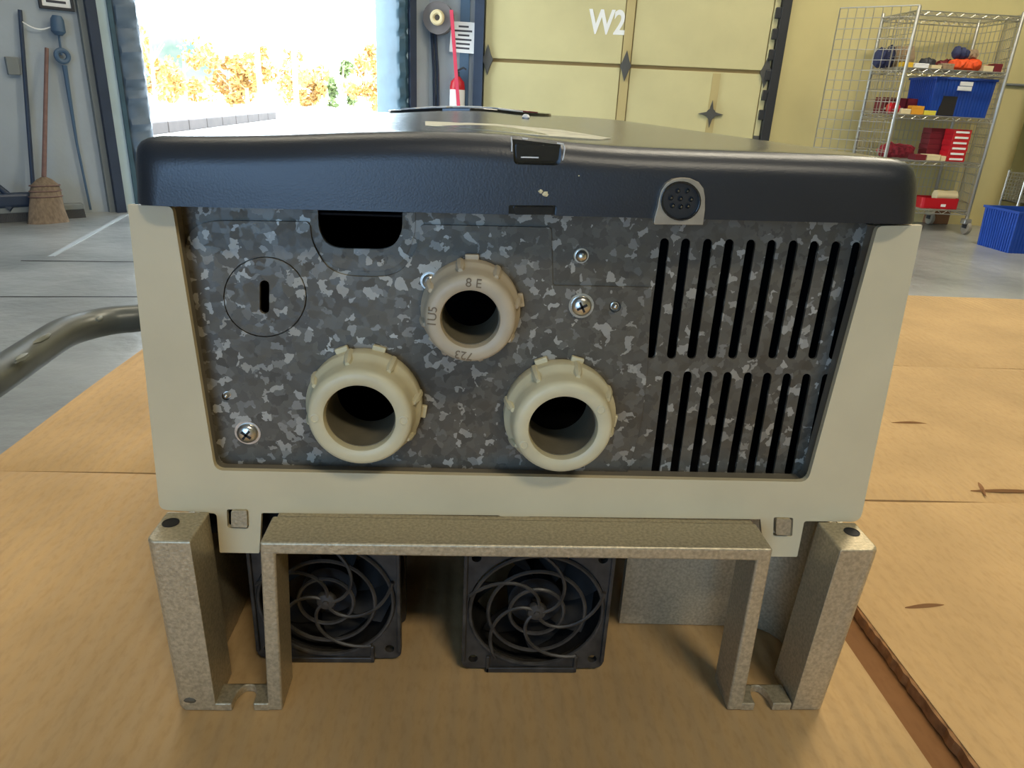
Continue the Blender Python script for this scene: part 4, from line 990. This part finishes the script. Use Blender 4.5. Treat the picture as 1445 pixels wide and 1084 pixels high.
# ---- round connector on the lid
YCn = YL-.0022
D_ = rnd([(922.5,316.5,4),(925,305),(929.5,283),(934,268)])
D_ = [(922.5,314),(924,306),(928,292),(930,280),(933,269),(940,259),(950,253),(962,251),(975,252),(986,257),(993,266),(995,278),(995,296),(993,311),(992,317.5),(924,317)]
cn = part(sheet([D_, circ(960.6, 283.5, 26.5, 26, 30)[::-1]], YCn, YL+.0004), 'connector_plate', M_CONN, bevel=.0008, seg=3)
so = MB().poly([circ(960.6, 283.5, 26.3, 25.8, 30)]+[circ(x, y, 3.9, 3.9, 10) for x, y in ((957,269.5),(970,269.5),(947,279.5),(960.5,280.5),(975.5,281.5),(949.5,290.5),(961,292),(971,291))], back(YCn, YCn+.0007), back(YCn, YL+.0006))
part(so, 'socket', M_BLK, cn, bevel=0)
for (x, y) in ((957,269.5),(970,269.5),(947,279.5),(960.5,280.5),(975.5,281.5),(949.5,290.5),(961,292),(971,291)):
    c = oY(x, y, YCn+.0016); MB().lathe([(.0004, .0), (.0004, .0006), (.0001, .0008)], c, (0, -1, 0), 8).build('pin', mat('dull_brass', (.16, .13, .08), .5, metal=.6), cn)
part(MB().poly([circ(960.6, 283.5, 28.5, 28, 30), circ(960.6, 283.5, 25.6, 25.1, 30)[::-1]], back(YCn, YCn-.0004), back(YCn, YCn+.0006)), 'socket_rim', M_LIDG, cn, bevel=.0002)

# ---- cast aluminium base
XZ = lambda loop: toXZ(loop, YC)
def zfix(loop, top=None):
    out = []
    for x, z in loop:
        if z < ZB+.006: z = ZB+.0003
        out.append((x, z))
    return out
base = thing.__call__ if False else None
def cast(loop, Y1, name='cast_post', bevel=.0012, Y0=YC, seg=3):
    return part(sheet2([zfix(toXZ(loop, Y0))], Y0, Y1), name, M_CAST, bevel=bevel, seg=seg)
PT = .0005
def setz(loop, zt):       # top of the loop snaps to ledge height
    l = toXZ(loop, YC); return [(x, (ZL-PT if z > ZL-.006 else z)) for x, z in zfix(l)]
lp = part(sheet2([setz([(203,757),(268,763),(306,1008),(252,1008)], ZL)], YC, -.0002), 'mounting_post', M_CAST, bevel=0)
rp = part(sheet2([setz([(1187,775),(1244,774),(1159,1013),(1114,1013)], ZL)], YC, -.0002), 'mounting_post', M_CAST, bevel=0)
def round_outer(o, sgn):
    bm = bmesh.new(); bm.from_mesh(o.data); off = Vector(dv['_o'])
    yf = min(v.co.y for v in bm.verts)
    es = [e for e in bm.edges if all(abs(v.co.y-yf) < 1e-5 for v in e.verts) and abs(e.verts[0].co.z-e.verts[1].co.z) > .03]
    es.sort(key=lambda e: sgn*(e.verts[0].co.x+e.verts[1].co.x)); e = es[-1]
    bmesh.ops.bevel(bm, geom=[e], offset=.003, segments=5, affect='EDGES', profile=.5)
    bm.to_mesh(o.data); bm.free()
round_outer(lp, -1); round_outer(rp, 1)
c = oY(268, 989, YC)
MB().blob((c.x, YC+.0001, c.z), (.0024, .0004, .0013), 2, .2, 4).build('cast_mark', mat('dark_cast_mark', srgb(92, 84, 66), .6, metal=.3), lp)
for o in (lp, rp):
    bv = o.modifiers.new('bevel', 'BEVEL'); bv.width = .0016; bv.segments = 3; bv.limit_method = 'ANGLE'
# holes on post tops
for (x, y, nm) in ((241, 738, 0), (1202, 751, 1)):
    c = oZ(x, y, ZL-PT); 
    MB().lathe([(.0030, -.001), (.0030, .00025), (.0026, .0003), (.0026, .0001), (.0001, .0001)], c, (0, 0, 1), 24).build('screw_hole', M_RECESS, (lp, rp)[nm])
# bridge with its two legs: one casting
br = [(366,765),(1091.5,773),(1046,1010),(1023.7,1014),(1067,792),(388.6,783),(399.5,1012),(378,1008)]
l = toXZ(br, YC); l = [(x, (ZL-PT if z > ZL-.003 else z)) for x, z in zfix(l)]
part(sheet2([l], YC, YC+.0175), 'bridge_frame', M_CAST, bevel=.0009, seg=3)
# shelf of the bridge back to the frame
xa, xb = oY(374, 766, YC).x, oY(1086, 773, YC).x
part(MB().box((xa, YC+.0172, ZL-PT-.0042), (xb, .024, ZL-PT)), 'bridge_shelf', M_CAST, bevel=0)
# slotted feet
def foot(fx0, fx1, s0, s1, cxp, lab):
    zt = ZB+.0040
    x0, x1 = oY(fx0, 1000, YC).x, oY(fx1, 1000, YC).x; a, b = oY(s0, 1011, YC).x, oY(s1, 1011, YC).x
    r = (b-a)/2; c = (a+b)/2; yb = YC+.0105
    outl = [(x0, YC), (a, YC), (a, YC+.0035)]+[(c+ (r)*math.cos(t), YC+.0035+.0065*math.sin(t)*1.0) for t in [PI-PI*k/10 for k in range(1, 10)]]+[(b, YC+.0035), (b, YC), (x1, YC), (x1, yb), (x0, yb)]
    return part(MB().poly([outl], lambda x, y: (x, y, zt), lambda x, y: (x, y, ZB+.0003)), 'slotted_foot', M_CAST, bevel=.0006)
foot(303, 380, 329, 359, 350, ''); foot(1045, 1116, 1062, 1087, 1075, '')
# inner side walls of the posts and the rear panel with its arched cut-out
YR = .0325
pR = rnd([(884,770),(884,884),(1040,886),(1070,888),(1110,930,14),(1165,930),(1180,760)])
pz = toXZ([(884,740),(884,881),(1061,884.5)]+[(1061+ (1112-1061)*(1-math.cos(t)), 884.5+32*math.sin(t)*1.0-0) for t in [PI/2*k/8 for k in range(1, 9)]]+[(1150,925),(1170,740)], YR)
# arch: raise the lower edge over the opening instead of dropping it
x_a = oY(1052, 884, YR).x; x_b = oY(1112, 884, YR).x; zt_ = oY(1061, 872, YR).z
xl = oY(884, 800, YR).x; xr = .150
arch = [(xl, ZL-.005), (xl, ZB+.0004), (x_a, ZB+.0004)]+[(x_a+(x_b-x_a)*k/8*.0, 0) for k in ()]
line = [(xl, YR)]+[(p.x, p.y) for p in (oZ(1058, 884.5, ZB), oZ(1072, 889, ZB), oZ(1085, 894.5, ZB), oZ(1098, 903, ZB), oZ(1108, 914, ZB))]
line += [(line[-1][0]+.0035, line[-1][1]-.006), (line[-1][0]+.005, line[-1][1]-.014), (.1440, -.0004)]
offl = [(x+(.002 if k else 0), y+(.004 if k < 4 else .002)) for k, (x, y) in enumerate(line)]
offl[-1] = (.1480, -.0004)
part(MB().poly([line+offl[::-1]], lambda x, y: (x, y, ZL-.006), lambda x, y: (x, y, ZB+.0004)), 'heat_sink_panel', M_CAST, smooth=True)
for x0, x1 in ((-.108, -.103), (.1485, .1525)):
    part(MB().box((x0, -.0001+.0002, ZB+.0004), (x1, .43, ZL-.006)), 'heat_sink_wall', M_CAST, bevel=.0006)
part(MB().box((-.103, .09, ZB+.002), (xl, .095, ZL-.006)), 'heat_sink_end', M_VOID)
part(MB().box((-.103, .022, ZL-.0055), (.1455, .43, ZL-.001)), 'heat_sink_top', M_VOID)
# pegs of the casting that show through the frame tabs
for q in ([(326,721),(326,744),(349,745),(348,721)], [(1096,732),(1095,755),(1115,756),(1117,733)]):
    part(sheet([rnd([(*p, 3) for p in q])], -.0012, .012), 'locating_peg', M_CAST, bevel=.0008)
# bright web pieces just under the frame beside the posts
# ---- fans
def fan(cx, Y0, label):
    zc = ZB+.0325; s = .0305; t = bpy.data.objects.new('cooling_fan', None); COL.objects.link(t); t.parent = dv
    loc = Vector((cx, Y0, zc)); t.location = loc-Vector(dv['_o']); t['_o'] = list(loc); t['label'] = label
    def sq(s, r): return rnd([(cx-s, zc+s, r), (cx-s, zc-s, r), (cx+s, zc-s, r), (cx+s, zc+s, r)])
    rim = circ(cx, zc, .0285, .0285, 48)
    holes = [circ(cx+i*.0255, zc+j*.0255, .0020, .0020, 14) for i in (-1, 1) for j in (-1, 1)]
    MB().poly([sq(s, .004), rim]+holes, lambda x, z: (x, Y0, z), lambda x, z: (x, Y0+.003, z)).build('fan_frame', M_FAN, t, bevel=.0005)
    MB().poly([circ(cx, zc, .0302, .0302, 48), circ(cx, zc, .0285, .0285, 48)], lambda x, z: (x, Y0+.0032, z), lambda x, z: (x, Y0+.024, z)).build('fan_duct', M_BLADE, t)
    MB().poly([sq(s, .004), rim], lambda x, z: (x, Y0+.022, z), lambda x, z: (x, Y0+.025, z)).build('fan_frame', M_FAN, t)
    # tab at the foot and edge beads
    mb = MB(); mb.box((cx-.0200, Y0-.0012, ZB+.0004), (cx+.0185, Y0+.004, ZB+.0030))
    for x in (-.0200, .0175): mb.box((cx+x, Y0-.0012, ZB+.0004), (cx+x+.0015, Y0+.004, ZB+.009))
    for x in (-s, s-.0016): mb.box((cx+x, Y0-.0012, ZB+.006), (cx+x+.0016, Y0+.0005, zc+s))
    mb.build('foot_tab', M_FAN, t, bevel=.0004)
    MB().poly([circ(cx, zc, .0115, .0115, 32)], lambda x, z: (x, Y0+.006, z), lambda x, z: (x, Y0+.020, z)).build('rotor_hub', M_BLADE, t, bevel=.001)
    mb = MB()
    for k in range(7):
        a = 2*PI*k/7+.2; vs = []; 
        for i in range(7):
            r_ = .011+.0165*i/6; aa = a+.35*(i/6)**1.2; da = .30+.05*i/6
            for (g, yy) in ((-da, .0075), (0, .013), (da, .019)):
                vs.append((cx+r_*math.cos(aa+g), Y0+yy, zc+r_*math.sin(aa+g)))
        fs = []
        for i in range(6):
            for j in range(2): fs.append([i*3+j, i*3+j+1, i*3+j+4, i*3+j+3])
        nn = len(vs); vs += [(x, y+.0006, z) for x, y, z in vs]; fs += [[nn+i for i in f[::-1]] for f in fs]
        mb2 = MB().add(vs, fs); mb2.build('blade', M_BLADE, t, smooth=True, fix=False)
    for r_ in (.0275, .0200, .0112):
        MB().tube([(cx+r_*math.cos(2*PI*k/48), Y0-.0008, zc+r_*math.sin(2*PI*k/48)) for k in range(48)], .00085, 6, True).build('guard_ring', M_FAN, t, smooth=True)
    for k in range(5):
        a0 = 2*PI*k/5+.35; P = []
        for i in range(15):
            f = i/14; r_ = .0025+.0265*f; a = a0-1.75*(1-f)**1.0*.9
            P.append((cx+r_*math.cos(a), Y0-.0012, zc+r_*math.sin(a)))
        MB().tube(P, .0008, 6).build('guard_spoke', M_FAN, t, smooth=True)
    MB().lathe([(.0042, 0), (.0042, .0012), (.0036, .002), (.0012, .0024), (.001, .003), (.0001, .0031)], (cx, Y0+.0004, zc), (0, -1, 0), 20).build('guard_boss', M_FAN, t, smooth=True)
    MB().tube([(cx, Y0+.0004, zc), (cx, Y0+.006, zc)], .002, 8).build('hub_axle', M_BLADE, t)
    return t
fan(oY(757, 862, .002).x, .002, 'right cooling fan behind a spiral guard')
fan(oY(461, 850, .0075).x, .0075, 'left cooling fan behind a spiral guard')
print('fan z', oY(757, 862, .002).z-ZB, oY(461, 850, .0075).z-ZB)
# fans hang in a dark carrier
part(MB().box((-.100, .008, ZB+.0640), (.076, .030, ZL-.0055)), 'fan_carrier', M_VOID)
for o in bpy.data.objects:
    if '_o' in o: del o['_o']
